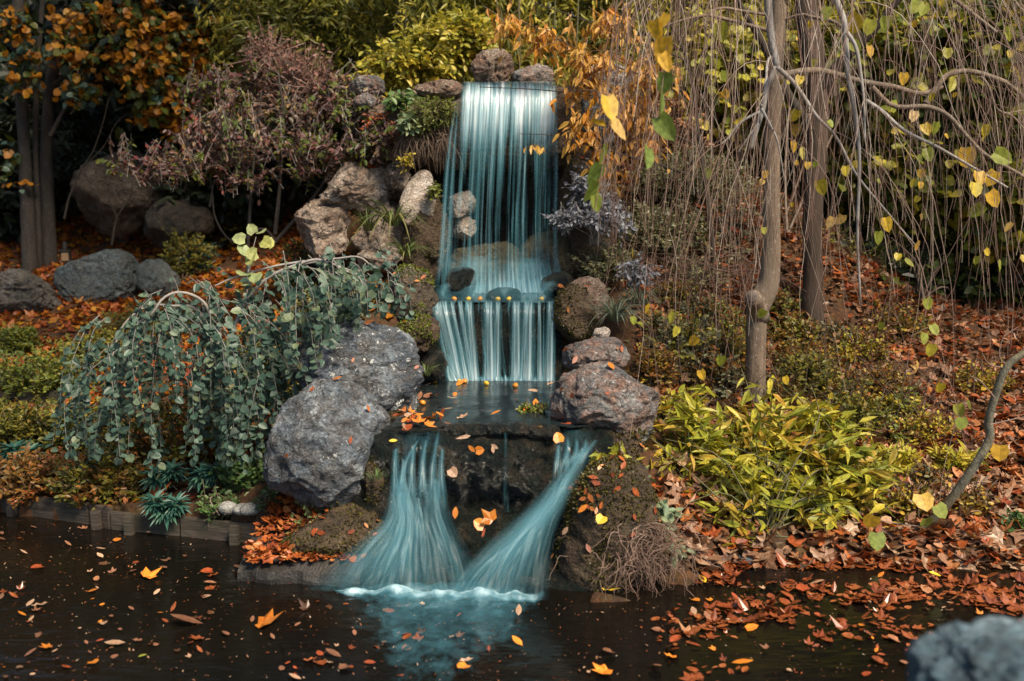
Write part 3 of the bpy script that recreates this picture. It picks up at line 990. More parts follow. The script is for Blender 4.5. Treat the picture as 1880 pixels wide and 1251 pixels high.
def foam_patch(name, rows, z, n=60, amp=.01):
    """rows (uL, uR, v, strength)"""
    rows = np.array(rows, float)
    i = np.linspace(0, len(rows) - 1, n)
    a = [np.interp(i, np.arange(len(rows)), rows[:, k]) for k in range(4)]
    V, UV = [], []
    tt = np.linspace(0, 1, n)
    for l, r, q, s in zip(*a):
        A, B = G(l, q, z), G(r, q, z)
        V.append(A * (1 - tt)[:, None] + B * tt[:, None])
        UV.append(np.stack([s * np.minimum(1, np.minimum(tt, 1 - tt) * 3), tt], 1))
    V = np.concatenate(V)
    V[:, 2] += amp * fbm(V * np.array([9, 9, 0]), 3) + amp
    return mesh(name, V, [grid_faces(n, n)[:, ::-1]], [foam_m], uv=np.concatenate(UV))


part('foam', foam_patch('foam', [(815, 1030, 691, .75), (812, 1030, 697, .8), (805, 1030, 703, .45), (800, 1030, 714, .1)], ZM + .006, 50, .006), wf2)

# lower fall: two runs
wf3 = thing('waterfall', 'forked lower cascade fanning out over wet rock into the pond', 'waterfall', G(800, 1090))
lf_m = fall_mat('lower_fall_water', 5, 1.6, [(0, .50), (.10, .42), (.3, .30), (.52, .20), (.7, .30), (1.0, .40)], 2.2, .18, dist=.8, tint_thin=(.09, .30, .38), tint_thick=(.68, .86, .92))
lf_m2 = fall_mat('lower_fall_veil', 16, 1.8, [(0, .46), (.2, .42), (.5, .36), (.8, .42), (1.0, .46)], 2.4, .16, dist=.5, tint_thin=(.09, .30, .38), tint_thick=(.6, .82, .9))
LEFT = [(722, 794, 822, 788, 5.34, 5.36), (715, 812, 824, 802, 5.21, 5.23), (711, 845, 820, 845, 5.12, 5.12), (710, 930, 822, 925, 5.06, 5.06), (690, 965, 848, 960, 4.99, 4.98), (645, 1025, 865, 1030, 4.90, 4.88), (600, 1083, 876, 1094, 4.79, 4.72)]
RIGHT = [(1018, 796, 1088, 802, 5.36, 5.36), (1018, 812, 1092, 812, 5.23, 5.23), (1016, 850, 1090, 828, 5.12, 5.10), (998, 890, 1062, 880, 5.03, 5.00), (960, 945, 1036, 930, 5.02, 4.94), (905, 1010, 1020, 990, 4.90, 4.82), (835, 1092, 1000, 1100, 4.74, 4.66)]
TH = [[(728, 796, 5.28, 5), (726, 850, 5.12, 8), (730, 940, 5.02, 18)], [(742, 804, 5.24, 4), (740, 870, 5.10, 7), (742, 945, 5.0, 20)], [(762, 800, 5.25, 5), (756, 860, 5.10, 8), (756, 945, 5.0, 18)], [(786, 792, 5.28, 5), (776, 850, 5.11, 8), (778, 935, 5.0, 18)],
      [(806, 788, 5.30, 5), (796, 850, 5.11, 7), (796, 930, 5.0, 16)], [(818, 788, 5.30, 4), (810, 850, 5.11, 6), (812, 935, 5.0, 14)], [(775, 796, 5.27, 3), (745, 850, 5.10, 6), (735, 920, 5.02, 14)],
      [(1026, 800, 5.27, 4), (1025, 830, 5.14, 6), (1022, 880, 5.04, 12)], [(1042, 800, 5.27, 4), (1042, 830, 5.12, 7), (1034, 872, 5.02, 14)], [(1058, 803, 5.26, 4), (1058, 828, 5.12, 7), (1046, 862, 5.02, 14)], [(1076, 806, 5.25, 5), (1072, 826, 5.12, 9), (1056, 852, 5.02, 16)]]
FAN = [[(728, 880, 5.06, 12), (735, 950, 4.98, 28), (700, 1025, 4.86, 52), (655, 1086, 4.76, 70)], [(742, 890, 5.04, 14), (752, 960, 4.96, 32), (745, 1030, 4.85, 46), (742, 1088, 4.75, 62)], [(796, 880, 5.04, 14), (800, 950, 4.96, 32), (822, 1020, 4.85, 44), (838, 1092, 4.72, 52)],
       [(765, 915, 5.02, 16), (770, 975, 4.93, 30), (772, 1088, 4.73, 52)], [(735, 905, 5.03, 14), (740, 965, 4.94, 24), (718, 1030, 4.84, 34), (698, 1088, 4.74, 40)], [(722, 900, 5.06, 10), (718, 955, 4.98, 22), (668, 1020, 4.88, 44), (618, 1084, 4.80, 60)],
       [(1092, 808, 5.14, 10), (1066, 838, 5.05, 20), (1034, 888, 4.98, 28), (1000, 935, 4.93, 40), (955, 990, 4.85, 58), (905, 1050, 4.74, 68), (880, 1098, 4.66, 74)], [(1055, 848, 5.03, 16), (1018, 908, 4.95, 28), (988, 960, 4.88, 40), (965, 1025, 4.78, 50), (950, 1102, 4.64, 60)],
       [(1004, 920, 4.93, 22), (952, 985, 4.85, 40), (882, 1050, 4.74, 38), (852, 1097, 4.66, 42)], [(1040, 870, 4.99, 18), (1010, 930, 4.91, 26), (940, 1010, 4.80, 36), (905, 1098, 4.64, 44)]]
film_m = fall_mat('lip_film', 3, .8, [(0, .44), (.4, .34), (1, .46)], 1.4, .3, tint_thin=(.07, .22, .28), tint_thick=(.5, .74, .82), maxa=.7, rough=.15, bs=.2)
for k, pts in enumerate([[(768, 783, 5.42, 50), (768, 795, 5.29, 50), (768, 812, 5.15, 50), (768, 870, 5.07, 48)], [(1054, 786, 5.42, 36), (1054, 798, 5.29, 38), (1053, 812, 5.15, 38), (1050, 850, 5.08, 36)]]):
    part('water_film', ribbon('water_film', pts, film_m, 50, 40, 170 + k, .012), wf3)
for k, pts in enumerate(TH):
    part('water_thread', ribbon('water_thread', pts, thread_m, 14, 50, 90 + k, .008), wf3)
for k, pts in enumerate(FAN):
    part('water_fan', ribbon('water_fan', pts, mist_m, 40, 70, 120 + k, .03), wf3)
# thin trickles over the dry middle
TR = [(920, 786, 935, 786, 5.30), (921, 810, 933, 810, 5.19), (922, 900, 934, 900, 5.14), (924, 940, 936, 940, 5.12)]
part('water_run', curtain('water_run', TR, fall_mat('trickle', 3, 1, [(0, .45), (1, .45)], 2.0, .3, maxa=.5), 12, 20, .01, 1, 71, 3), wf3)
part('foam', foam_patch('foam', [(570, 1040, 1072, .6), (575, 1040, 1086, .95), (575, 1045, 1098, .90), (575, 1060, 1112, .78), (560, 1080, 1140, .66), (570, 1060, 1175, .58), (600, 1000, 1215, .52), (620, 960, 1262, .44)], .004, 110, .012), wf3)

# concrete apron left of the lower fall
t = NT('wet_concrete')
v = t.tc()
n1 = t.noise(v, 4, 5, .65); n2 = t.noise(v, 70, 4, .7)
c = t.ramp(n1, [(.3, (.010, .009, .008)), (.6, (.026, .023, .02)), (.8, (.05, .038, .026))])
c = t.mix(1.0, c, t.ramp(n2, [(.3, .6), (.7, 1.4)]), 'MULTIPLY')
conc = t.done(t.bsdf(c, .5, .4, t.bump(n2, .6, .015)))
a0, a1, a2, a3 = G(436, 1068), G(660, 1080), G(690, 985, .2), G(462, 985, .16)
n = 40
A = a0[None] + (a1 - a0)[None] * np.linspace(0, 1, n)[:, None]
B = a3[None] + (a2 - a3)[None] * np.linspace(0, 1, n)[:, None]
prof = [(0, -.35), (0, .02), (.04, .06), (.3, None), (1, None), (1, -.35)]
V = []
for i in range(n):
    for tt, z in prof:
        p = A[i] * (1 - tt) + B[i] * tt
        p[2] = z if z is not None else .065 + (B[i][2] - .065) * (tt)
        V.append(p)
V = np.array(V)
V += np.stack([0 * V[:, 0], .035 * fbm(V * 5, 3), .022 * fbm(V * 6 + 4, 3)], 1)
tag(obj('slab', mesh('slab', V, [grid_faces(n, len(prof)), np.arange(len(prof))[None, ::-1], (np.arange(len(prof)) + (n - 1) * len(prof))[None]], [conc], smooth=False)),
    'dark wet concrete slab sloping into the pond left of the lower fall', 'slab')
mossbank = rock_mat('rock_moss_bank', ((.03, .022, .014), (.06, .042, .025), (.10, .07, .04), (.05, .03, .015)), crack=.25, moss=.30, moss_dir=.25, moss_c=((.045, .04, .008), (.14, .105, .018)))
# mossy banks beside the lower fall
rock('mossy_bank', 'mossy brown bank rock right of the lower fall under the root tangle', 1120, 965, 5.02, 250, 310, .62, mossbank, 221, cat='bank rock', lvl=6, cuts=7, amp=.07, fine=.012, ridge=.02, blobs=[(.1, 0, .1, .75, .8, .75), (-.2, 0, -.45, .65, .75, .6), (.5, .1, -.3, .6, .7, .65)])
rock('mossy_bank', 'mossy brown bank under the upright boulder left of the lower fall', 632, 985, 5.24, 240, 128, .6, mossbank, 223, (radians(18), 0, 0), cat='bank rock', lvl=6, cuts=7, amp=.09, ridge=.03)
rock('mossy_bank', 'moss green rock wedge between the boulders and the middle pool', 722, 782, 5.80, 76, 76, .4, mossbrown, 227, cat='bank rock', lvl=5, cuts=4, amp=.1)
rock('mossy_bank', 'mossy ledge rock under the reddish boulder right of the middle pool', 1118, 818, 5.5, 120, 80, .4, mossbrown, 229, cat='bank rock', lvl=5, cuts=4, amp=.1)
rock('mossy_bank', 'dark mossy strip of rock beside the upright boulder at the left run', 696, 880, 5.38, 64, 170, .4, mossbank, 233, cat='bank rock', lvl=5, cuts=5, amp=.08)


# white churn along the foot of the lower fall
rg = np.random.default_rng(77)
n1_, n2_ = 150, 22
A_, B_ = G(600, 1086), G(1012, 1100)
tt = np.linspace(0, 1, n1_); ww = np.linspace(-1, 1, n2_)
Vc, Uc = [], []
for a in tt:
    p = A_ * (1 - a) + B_ * a
    hgt = .010 + .04 * max(0, noise3(np.array([[a * 11, 3.3, 0]]))[0] + .35)
    wd = .055 + .06 * noise3(np.array([[a * 8, 7.3, 0]]))[0]
    for b in ww:
        Vc.append(p + np.array([0, b * wd - .01, hgt * (1 - b * b) + .002]))
        Uc.append(((1.25 - .75 * b * b + .5 * noise3(np.array([[a * 14, b * 1.5, 2.2]]))[0]) * min(1, min(a, 1 - a) * 12), a))
Vc = np.array(Vc)
Vc[:, 2] += .006 * fbm(Vc * 22, 3)
part('foam_crest', mesh('foam_crest', Vc, [grid_faces(n1_, n2_)], [foam_m], uv=np.array(Uc)), wf3)
# ------------------------------------------------------------------ plant helpers
UP = np.array([0, 0, 1.0])
bark_dark = bark_mat('bark_dark', (.018, .013, .010), (.06, .045, .034), (.035, .03, .024))
bark_grey = bark_mat('bark_grey', (.095, .068, .048), (.23, .165, .115), (.15, .12, .09), lich=(.33, .29, .24))
bark_left = bark_mat('bark_left', (.024, .019, .016), (.062, .05, .042), (.036, .033, .030), lich=(.11, .112, .105))
bark_pale = bark_mat('bark_pale', (.20, .19, .185), (.34, .32, .30), (.24, .20, .17), sz=(40, 40, 12), bs=.3)
bark_sap = bark_mat('bark_sapling', (.07, .065, .045), (.17, .16, .12), (.12, .10, .06), sz=(30, 30, 20))
stem_brown = twig_mat('stem_brown', [(0, (.05, .03, .02)), (.5, (.10, .065, .045)), (1, (.16, .12, .09))])
stem_green = twig_mat('stem_green', [(0, (.06, .07, .03)), (1, (.12, .10, .05))])
stem_grey = twig_mat('stem_grey', [(0, (.13, .12, .115)), (1, (.24, .22, .20))])


def tips_in(blobs, n, rng, inner=.45):
    """n points in the union of ellipsoids (u, v, Y, ru, rv, rd); returns points and outward directions"""
    vol = np.array([b[3] * b[4] * max(b[5], .05) for b in blobs]) ** .7
    k = rng.choice(len(blobs), n, p=vol / vol.sum())
    C = np.array([P(b[0], b[1], b[2]) for b in blobs])
    A = np.array([[b[3] * b[2] / FPX, b[5], b[4] * b[2] / FPX] for b in blobs])
    d = rdir(n, rng)
    r = rng.uniform(inner ** 3, 1, n) ** (1 / 3)
    r *= 1 + .18 * rng.normal(size=n)
    return C[k] + d * r[:, None] * A[k], unit(d / A[k] * A[k].mean(1, keepdims=True)), k


def leaf_set(tips, out, rng, k, kind, size, twl, droop, up, leafdroop, curl=.25, wid=1.0, spread=.75, nup=.7):
    """k leaves along a twig ending at each tip; returns leaf (V, polys) and twig lines"""
    n = len(tips)
    d = unit(out + rdir(n, rng) * .6 + UP * up)
    L = twl * rng.uniform(.6, 1.3, n)
    start = tips - d * L[:, None]
    t = np.linspace(.12, 1, k)[None, :] + rng.normal(size=(n, k)) * .04
    pos = start[:, None] + d[:, None] * (t * L[:, None])[..., None] - UP * (droop * L[:, None] * t ** 2)[..., None]
    dd = unit(d[:, None] - UP * (2 * droop * t)[..., None])
    side = unit(np.cross(dd, UP + rdir(n, rng)[:, None] * .3))
    sg = np.where((np.arange(k) % 2)[None] == 0, 1, -1) * np.ones((n, 1))
    ld = dd * .6 + side * (sg * spread)[..., None] + rng.normal(size=(n, k, 3)) * .28 - UP * leafdroop
    nr = UP * nup + np.array([.15, -.35, 0]) + rng.normal(size=(n, k, 3)) * .45
    N = n * k
    sz = rng.uniform(size[0], size[1], N)
    lv = leaves(pos.reshape(N, 3), ld.reshape(N, 3), nr.reshape(N, 3), sz, kind, rng.normal(size=N) * curl - .1, wid)
    tw = np.stack([start, (start + tips) / 2 - UP * (droop * L * .25)[:, None], tips - UP * (droop * L)[:, None]], 1)
    return lv, tw


def stems_to(base, targets, rng, r0, r1, sag=.15, jit=.03, n=8):
    L = []
    for q in targets:
        m = (base + q) / 2 + rng.normal(size=3) * np.linalg.norm(q - base) * .12
        m[2] += sag * np.linalg.norm(q - base)
        b = base + rng.normal(size=3) * jit * np.array([1, 1, 0])
        p = spline([b, (b + m) / 2 + rng.normal(size=3) * .02, m, q], n)
        L.append((p, np.linspace(r0, r1, n)))
    return L


def plant(name, label, cat, base, blobs, ntw, k, kind, size, mat, seed, twl=.2, droop=.2, up=.3, leafdroop=.25, stems=7, sr=(.008, .003),
          stem_mat=None, twig_r=.0018, group=None, curl=.25, wid=1.0, spread=.75, inner=.45, nup=.7, mats2=(), sag=.12, root=None, foliage='foliage'):
    rng = np.random.default_rng(seed)
    root = root or thing(name, label, cat, base, group)
    tips, out, kk = tips_in(blobs, ntw, rng, inner)
    h = H(tips[:, 0], tips[:, 1])
    tips[:, 2] = np.maximum(tips[:, 2], h + .015)
    allm = [mat] + list(mats2)
    ps = []
    which = rng.integers(0, len(allm), ntw) if mats2 else np.zeros(ntw, int)
    tws = []
    for mi in range(len(allm)):
        s = which == mi
        if not s.any(): continue
        (V, polys), tw = leaf_set(tips[s], out[s], rng, k, kind, size, twl, droop, up, leafdroop, curl, wid, spread, nup)
        ps.append((V, polys, mi)); tws.append(tw)
    V, polys, mi = merge(ps)
    part(foliage, mesh(foliage, V, polys, allm, mi, smooth=False), root)
    tw = np.concatenate(tws)
    L = [(spline(q, 4), np.linspace(twig_r * 1.5, twig_r * .6, 4)) for q in tw[rng.permutation(len(tw))[:900]]]
    if stems:
        sel = rng.permutation(len(tw))[:stems]
        L += stems_to(np.array(base, float), tw[sel, 0], rng, sr[0], sr[1], sag)
    part('stem', tubes('stem', L, stem_mat or stem_brown, 4), root)
    return root


def px(u, v, Y, r):
    return r * Y / FPX


# ------------------------------------------------------------------ leaf colours
m_katsura = leaf_mat('leaf_blue_green', [(0, (.02, .045, .032)), (.4, (.045, .085, .062)), (.75, (.08, .13, .095)), (.9, (.13, .16, .08)), (1, (.26, .20, .09))], .22, nmix=.25)
m_katsura_y = leaf_mat('leaf_pale_yellow_green', [(0, (.16, .22, .10)), (.5, (.32, .36, .16)), (1, (.42, .40, .10))], .35)
m_orange = leaf_mat('leaf_orange', [(0, (.20, .085, .012)), (.35, (.42, .16, .015)), (.7, (.55, .23, .02)), (1, (.45, .30, .03))], .35, nmix=.3)
m_olive = leaf_mat('leaf_olive', [(0, (.035, .055, .012)), (.5, (.085, .11, .018)), (1, (.17, .15, .02))], .3)
m_purple = leaf_mat('leaf_purple', [(0, (.04, .026, .022)), (.4, (.09, .055, .043)), (.7, (.14, .068, .045)), (.82, (.17, .12, .04)), (.93, (.18, .045, .04)), (1, (.36, .03, .03))], .25, nmix=.2)
m_purple_red = leaf_mat('leaf_wine', [(0, (.06, .035, .035)), (.5, (.11, .055, .05)), (.8, (.15, .045, .04)), (1, (.30, .03, .035))], .25)
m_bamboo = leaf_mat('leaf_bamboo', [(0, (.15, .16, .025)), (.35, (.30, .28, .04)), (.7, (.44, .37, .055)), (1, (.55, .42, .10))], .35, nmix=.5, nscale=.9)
m_bamboo_d = leaf_mat('leaf_bamboo_dark', [(0, (.035, .05, .016)), (.5, (.10, .11, .022)), (1, (.20, .17, .03))], .3, nmix=.45)  # darker leaf tone, mixed at random into the bamboo
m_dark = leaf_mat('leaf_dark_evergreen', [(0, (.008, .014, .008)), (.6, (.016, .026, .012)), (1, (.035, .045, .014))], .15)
m_teal = leaf_mat('leaf_teal', [(0, (.02, .07, .06)), (.5, (.04, .12, .095)), (1, (.08, .16, .10))], .2)
m_azalea = leaf_mat('leaf_azalea', [(0, (.04, .05, .012)), (.4, (.11, .115, .018)), (.75, (.22, .18, .022)), (.9, (.24, .10, .015)), (1, (.32, .075, .02))], .25, nmix=.35, nscale=2.5)
m_azalea_r = leaf_mat('leaf_azalea_rust', [(0, (.05, .04, .012)), (.4, (.14, .085, .018)), (.7, (.25, .095, .018)), (1, (.28, .04, .016))], .25, nmix=.4, nscale=2.5)
m_azalea_g = leaf_mat('leaf_azalea_green', [(0, (.035, .06, .014)), (.5, (.11, .14, .02)), (1, (.26, .24, .03))], .25, nmix=.35, nscale=2.5)
m_yellow = leaf_mat('leaf_yellow', [(0, (.28, .24, .03)), (.5, (.48, .38, .04)), (1, (.55, .42, .08))], .35)
m_nandina = leaf_mat('leaf_yellow_green', [(0, (.12, .16, .025)), (.35, (.27, .28, .03)), (.7, (.43, .38, .04)), (1, (.56, .44, .05))], .35, nmix=.35, nscale=2.2)
m_peach = leaf_mat('leaf_peach_orange', [(0, (.34, .17, .05)), (.5, (.50, .26, .06)), (1, (.52, .33, .06))], .35)
m_lilac = leaf_mat('leaf_blue_purple', [(0, (.06, .06, .075)), (.5, (.15, .155, .185)), (1, (.27, .285, .32))], .15)
m_hedge = leaf_mat('leaf_hedge', [(0, (.10, .13, .02)), (.35, (.25, .26, .03)), (.65, (.44, .37, .045)), (.85, (.62, .44, .04)), (1, (.66, .36, .03))], .35, nmix=.3)
m_greyg = leaf_mat('leaf_grey_green', [(0, (.06, .07, .04)), (.5, (.12, .125, .065)), (.85, (.20, .18, .07)), (1, (.22, .11, .05))], .2, nmix=.3, nscale=3)
m_moss = leaf_mat('leaf_moss', [(0, (.05, .07, .01)), (.5, (.11, .14, .016)), (1, (.18, .18, .025))], .25, nmix=.4, nscale=5)
m_herb = leaf_mat('leaf_herb', [(0, (.04, .09, .03)), (.6, (.09, .16, .045)), (1, (.17, .22, .06))], .25)
m_sage = leaf_mat('leaf_sage', [(0, (.09, .14, .08)), (.6, (.17, .23, .13)), (1, (.28, .30, .15))], .25)
m_blade = leaf_mat('leaf_blade', [(0, (.04, .065, .02)), (.6, (.10, .13, .04)), (1, (.26, .20, .08))], .25)
m_blade_g = leaf_mat('leaf_blade_grey', [(0, (.07, .10, .07)), (.6, (.15, .18, .13)), (1, (.28, .26, .17))], .25)
m_lit_l = leaf_mat('litter_red', [(0, (.10, .022, .010)), (.35, (.23, .05, .014)), (.7, (.36, .095, .02)), (.9, (.38, .15, .045)), (1, (.42, .26, .13))], .15, nmix=.25)
m_lit_r = leaf_mat('litter_brown', [(0, (.06, .03, .018)), (.3, (.15, .078, .045)), (.55, (.25, .13, .075)), (.75, (.31, .12, .04)), (.9, (.38, .23, .15)), (1, (.48, .30, .04))], .15, nmix=.3)
m_lit_w = leaf_mat('litter_wet', [(0, (.07, .018, .008)), (.5, (.20, .05, .014)), (.85, (.30, .095, .03)), (1, (.34, .19, .10))], .05, rough=.25, spec=.5)
m_speck = leaf_mat('litter_speck', [(0, (.13, .05, .02)), (.5, (.25, .12, .06)), (1, (.38, .33, .25))], .05)
m_weepleaf = leaf_mat('leaf_weeping', [(0, (.16, .20, .03)), (.35, (.30, .32, .045)), (.6, (.50, .38, .03)), (.85, (.58, .34, .03)), (1, (.62, .46, .28))], .4, nmix=.15)

# ------------------------------------------------------------------ dark woodland and bamboo behind
def scatter_mass(name, n, box, kind, size, mats, seed, down=.5, minz=.0, zfun=None, keep=None, k=5, kind_='stuff'):
    rng = np.random.default_rng(seed)
    x = rng.uniform(box[0], box[1], n); y = rng.uniform(box[2], box[3], n)
    z = H(x, y) + zfun(x, y, rng)
    C = np.stack([x, y, z], 1)
    if keep is not None: C = C[keep(C)]
    n = len(C)
    which = rng.integers(0, len(mats), n)
    ps = []
    for mi in range(len(mats)):
        c = C[which == mi]
        m = len(c)
        ax = unit(rdir(m, rng) * .8 + np.array([0, -.2, -.35]))
        pos = np.repeat(c, k, 0) + rng.normal(size=(m * k, 3)) * size[1] * .5
        d = np.repeat(ax, k, 0) + rng.normal(size=(m * k, 3)) * .55 - UP * down
        nr = rng.normal(size=(m * k, 3)) * .5 + UP * .6 + np.array([.2, -.7, 0])
        ps.append(leaves(pos, d, nr, rng.uniform(size[0], size[1], m * k), kind, rng.normal(size=m * k) * .2) + (mi,))
    V, polys, mi = merge(ps)
    return V, polys, mi


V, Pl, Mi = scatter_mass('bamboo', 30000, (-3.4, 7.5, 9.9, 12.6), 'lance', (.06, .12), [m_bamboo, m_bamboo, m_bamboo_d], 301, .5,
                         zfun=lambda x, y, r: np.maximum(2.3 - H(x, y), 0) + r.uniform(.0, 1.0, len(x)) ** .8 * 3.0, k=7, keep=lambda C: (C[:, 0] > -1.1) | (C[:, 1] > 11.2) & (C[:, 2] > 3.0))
culms = []
rg = np.random.default_rng(302)
for i in range(170):
    x, y = rg.uniform(-3.4, 4), rg.uniform(9.8, 12.4)
    if x < -1.1: continue
    b = np.array([x, y, float(H(x, y)) - .05])
    h = max(0, 2.2 - b[2]) + rg.uniform(1.8, 3.2)
    culms.append((spline([b, b + [rg.normal() * .06, 0, h * .5], b + [rg.normal() * .2, -.1, h * .85], b + [rg.normal() * .45, -.35, h]], 7), np.linspace(.009, .003, 7)))
root = thing('bamboo_thicket', 'tall yellow green bamboo thicket on the slope above the fall', 'bamboo', (0, 11, float(H(0, 11))))
root['kind'] = 'stuff'
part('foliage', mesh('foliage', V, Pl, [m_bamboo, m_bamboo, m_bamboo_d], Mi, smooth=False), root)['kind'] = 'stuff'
part('stem', tubes('stem', culms, stem_green, 5), root)['kind'] = 'stuff'

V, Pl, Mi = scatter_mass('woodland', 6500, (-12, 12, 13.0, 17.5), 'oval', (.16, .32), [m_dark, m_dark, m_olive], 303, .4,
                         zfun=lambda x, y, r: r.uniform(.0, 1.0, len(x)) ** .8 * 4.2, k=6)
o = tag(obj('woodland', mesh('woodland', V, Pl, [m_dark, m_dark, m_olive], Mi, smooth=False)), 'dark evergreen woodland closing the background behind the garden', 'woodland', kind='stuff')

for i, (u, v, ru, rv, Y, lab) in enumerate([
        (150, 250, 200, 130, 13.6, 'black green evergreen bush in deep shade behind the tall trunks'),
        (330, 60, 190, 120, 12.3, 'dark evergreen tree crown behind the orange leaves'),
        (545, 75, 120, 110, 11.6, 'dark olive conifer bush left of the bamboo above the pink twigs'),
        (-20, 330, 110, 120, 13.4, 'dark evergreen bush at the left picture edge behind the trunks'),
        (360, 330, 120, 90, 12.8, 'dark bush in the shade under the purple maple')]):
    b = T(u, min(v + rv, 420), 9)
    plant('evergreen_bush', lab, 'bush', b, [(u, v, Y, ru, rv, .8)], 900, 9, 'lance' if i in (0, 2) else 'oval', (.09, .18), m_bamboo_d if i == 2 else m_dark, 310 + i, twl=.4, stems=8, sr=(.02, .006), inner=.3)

# ------------------------------------------------------------------ left tall tree with three trunks
tb = T(82, 492)
TY = tb[1]
root = thing('tree', 'tall three trunked tree with orange and green leaves on the left', 'tree', tb)
for k, (pts, rp) in enumerate([
        ([(56, 498), (50, 380), (43, 240), (36, 120), (34, 0), (32, -150), (20, -420)], [15, 11.5, 10, 10, 10, 10, 9]),
        ([(72, 494), (70, 400), (66, 300), (66, 200), (72, 80), (84, -80), (95, -300)], [6, 5.5, 5, 5, 5, 4, 3]),
        ([(92, 496), (88, 390), (86, 270), (92, 170), (104, 80), (113, -10), (125, -200), (150, -420)], [15, 12, 11, 11, 11, 11, 10, 8])]):
    W = spline([P(a, b, TY + .12 * (k - 1)) for a, b in pts], 40)
    W[0, 2] -= .12
    part('trunk', tubes('trunk', [(W, np.interp(np.linspace(0, 1, 40), np.linspace(0, 1, len(rp)), rp) * TY / FPX)], bark_left, 14, wob=.12), root)
bl = []
for a in [[(100, 60), (200, -40), (330, 10), (420, 100)], [(95, 160), (160, 110), (260, 130), (330, 220)], [(110, 20), (190, 60), (260, 110), (300, 180)],
          [(45, 150), (10, 60), (-60, 20)], [(105, 75), (130, 20), (140, -60)], [(92, 250), (140, 180), (240, 170)]]:
    W = spline([P(u, v, TY - .3 + .1 * i) for i, (u, v) in enumerate(a)], 14)
    bl.append((W, np.linspace(.03, .005, 14)))
each('branch', bl, bark_dark, 6, root)
bo = [(230, 20, TY - .4, 130, 45, .5), (330, 40, TY - .3, 100, 50, .5), (250, 100, TY - .5, 110, 45, .4), (330, 120, TY - .4, 90, 50, .4), (380, 60, TY - .2, 60, 60, .4), (300, 180, TY - .5, 60, 40, .3),
      (150, 80, TY - .6, 70, 30, .3), (120, 65, TY - .5, 60, 30, .3), (60, 80, TY - .6, 70, 30, .3), (320, 225, TY - .5, 22, 16, .15), (255, 195, TY - .5, 20, 14, .15), (15, 290, TY - .4, 25, 60, .2)]
plant('', '', '', tb, bo[:6] + bo[9:11] + [(400, 40, TY - .3, 50, 40, .3), (370, 150, TY - .4, 50, 40, .3), (290, 60, TY - .6, 100, 60, .3)], 520, 8, 'round', (.06, .10), m_orange, 331, twl=.45, droop=.3, stems=0, root=root, leafdroop=.6, twig_r=.002, mats2=[m_orange, m_olive])
plant('', '', '', tb, bo[6:9] + [(40, 130, TY - .5, 60, 30, .3), (150, 150, TY - .5, 60, 25, .3), (15, 30, TY - .5, 60, 40, .3), (300, 150, TY - .6, 80, 30, .3)] + bo[11:], 130, 7, 'round', (.06, .10), m_olive, 332, twl=.45, droop=.35, stems=0, root=root, leafdroop=.6, mats2=[m_orange, m_katsura])
# unseen crown added above the frame to shade the left bank
rg = np.random.default_rng(335)
n = 3300
c = np.stack([rg.uniform(-8.5, -1.6, n), rg.uniform(1.0, 11.5, n), np.zeros(n)], 1)
c[:, 2] = 1.9 + .30 * np.maximum(c[:, 1], 4) + rg.uniform(.2, 2.0, n)
kp = noise3(c * .8) > -.22
c = c[kp]; n = len(c)
V, Pl = leaves(c, rdir(n, rg) * np.array([1, 1, .4]) - UP * .3, UP + rg.normal(size=(n, 3)) * .4, rg.uniform(.16, .30, n), 'round')
part('crown', mesh('crown', V, Pl, [m_olive], smooth=False), root)

# ------------------------------------------------------------------ purple maple
mb = T(500, 470)
root = thing('maple', 'low spreading maple with dusky purple leaves and a few red ones', 'tree', P(500, 470, 8.8))
pads = [(290, 285, 8.7, 80, 14, .5), (260, 300, 8.6, 50, 10, .3), (720, 235, 8.2, 40, 30, .2), (620, 145, 8.9, 60, 30, .4), (400, 275, 8.7, 110, 18, .6), (520, 250, 8.6, 110, 20, .6), (620, 262, 8.5, 100, 20, .5), (690, 250, 8.3, 50, 45, .3), (470, 190, 9.0, 130, 22, .6), (600, 195, 8.9, 110, 22, .5), (670, 200, 8.6, 60, 36, .4),
        (430, 230, 8.8, 110, 26, .5), (360, 300, 8.6, 80, 20, .4), (455, 318, 8.5, 50, 22, .3), (545, 300, 8.5, 60, 16, .3), (400, 150, 9.3, 70, 34, .5), (500, 130, 9.3, 90, 30, .5)]
plant('', '', '', mb, pads, 900, 12, 'small', (.035, .06), m_purple, 341, twl=.24, droop=.3, up=.1, leafdroop=.5, stems=0, root=root, mats2=[m_purple, m_purple_red, m_olive], inner=.2, stem_mat=stem_grey)
tl = []
for a, r in [([(452, 560), (456, 440), (462, 340), (470, 250), (480, 170)], .018), ([(505, 430), (512, 360), (516, 300), (520, 210), (510, 130)], .02), ([(500, 450), (540, 405), (585, 350), (620, 290), (650, 230)], .02),
             ([(505, 440), (480, 420), (430, 445), (395, 400), (385, 330), (340, 290)], .012), ([(385, 380), (395, 330), (430, 260)], .012), ([(585, 350), (560, 320), (600, 270)], .009), ([(516, 300), (460, 270), (380, 260)], .009), ([(520, 240), (600, 200), (650, 190)], .009)]:
    tl.append((spline([P(u, v, 8.75) for u, v in a], 20), np.linspace(r, r * .4, 20)))
each('trunk', tl[:3], bark_left, 8, root, wob=.1)
each('branch', tl[3:], bark_left, 6, root)

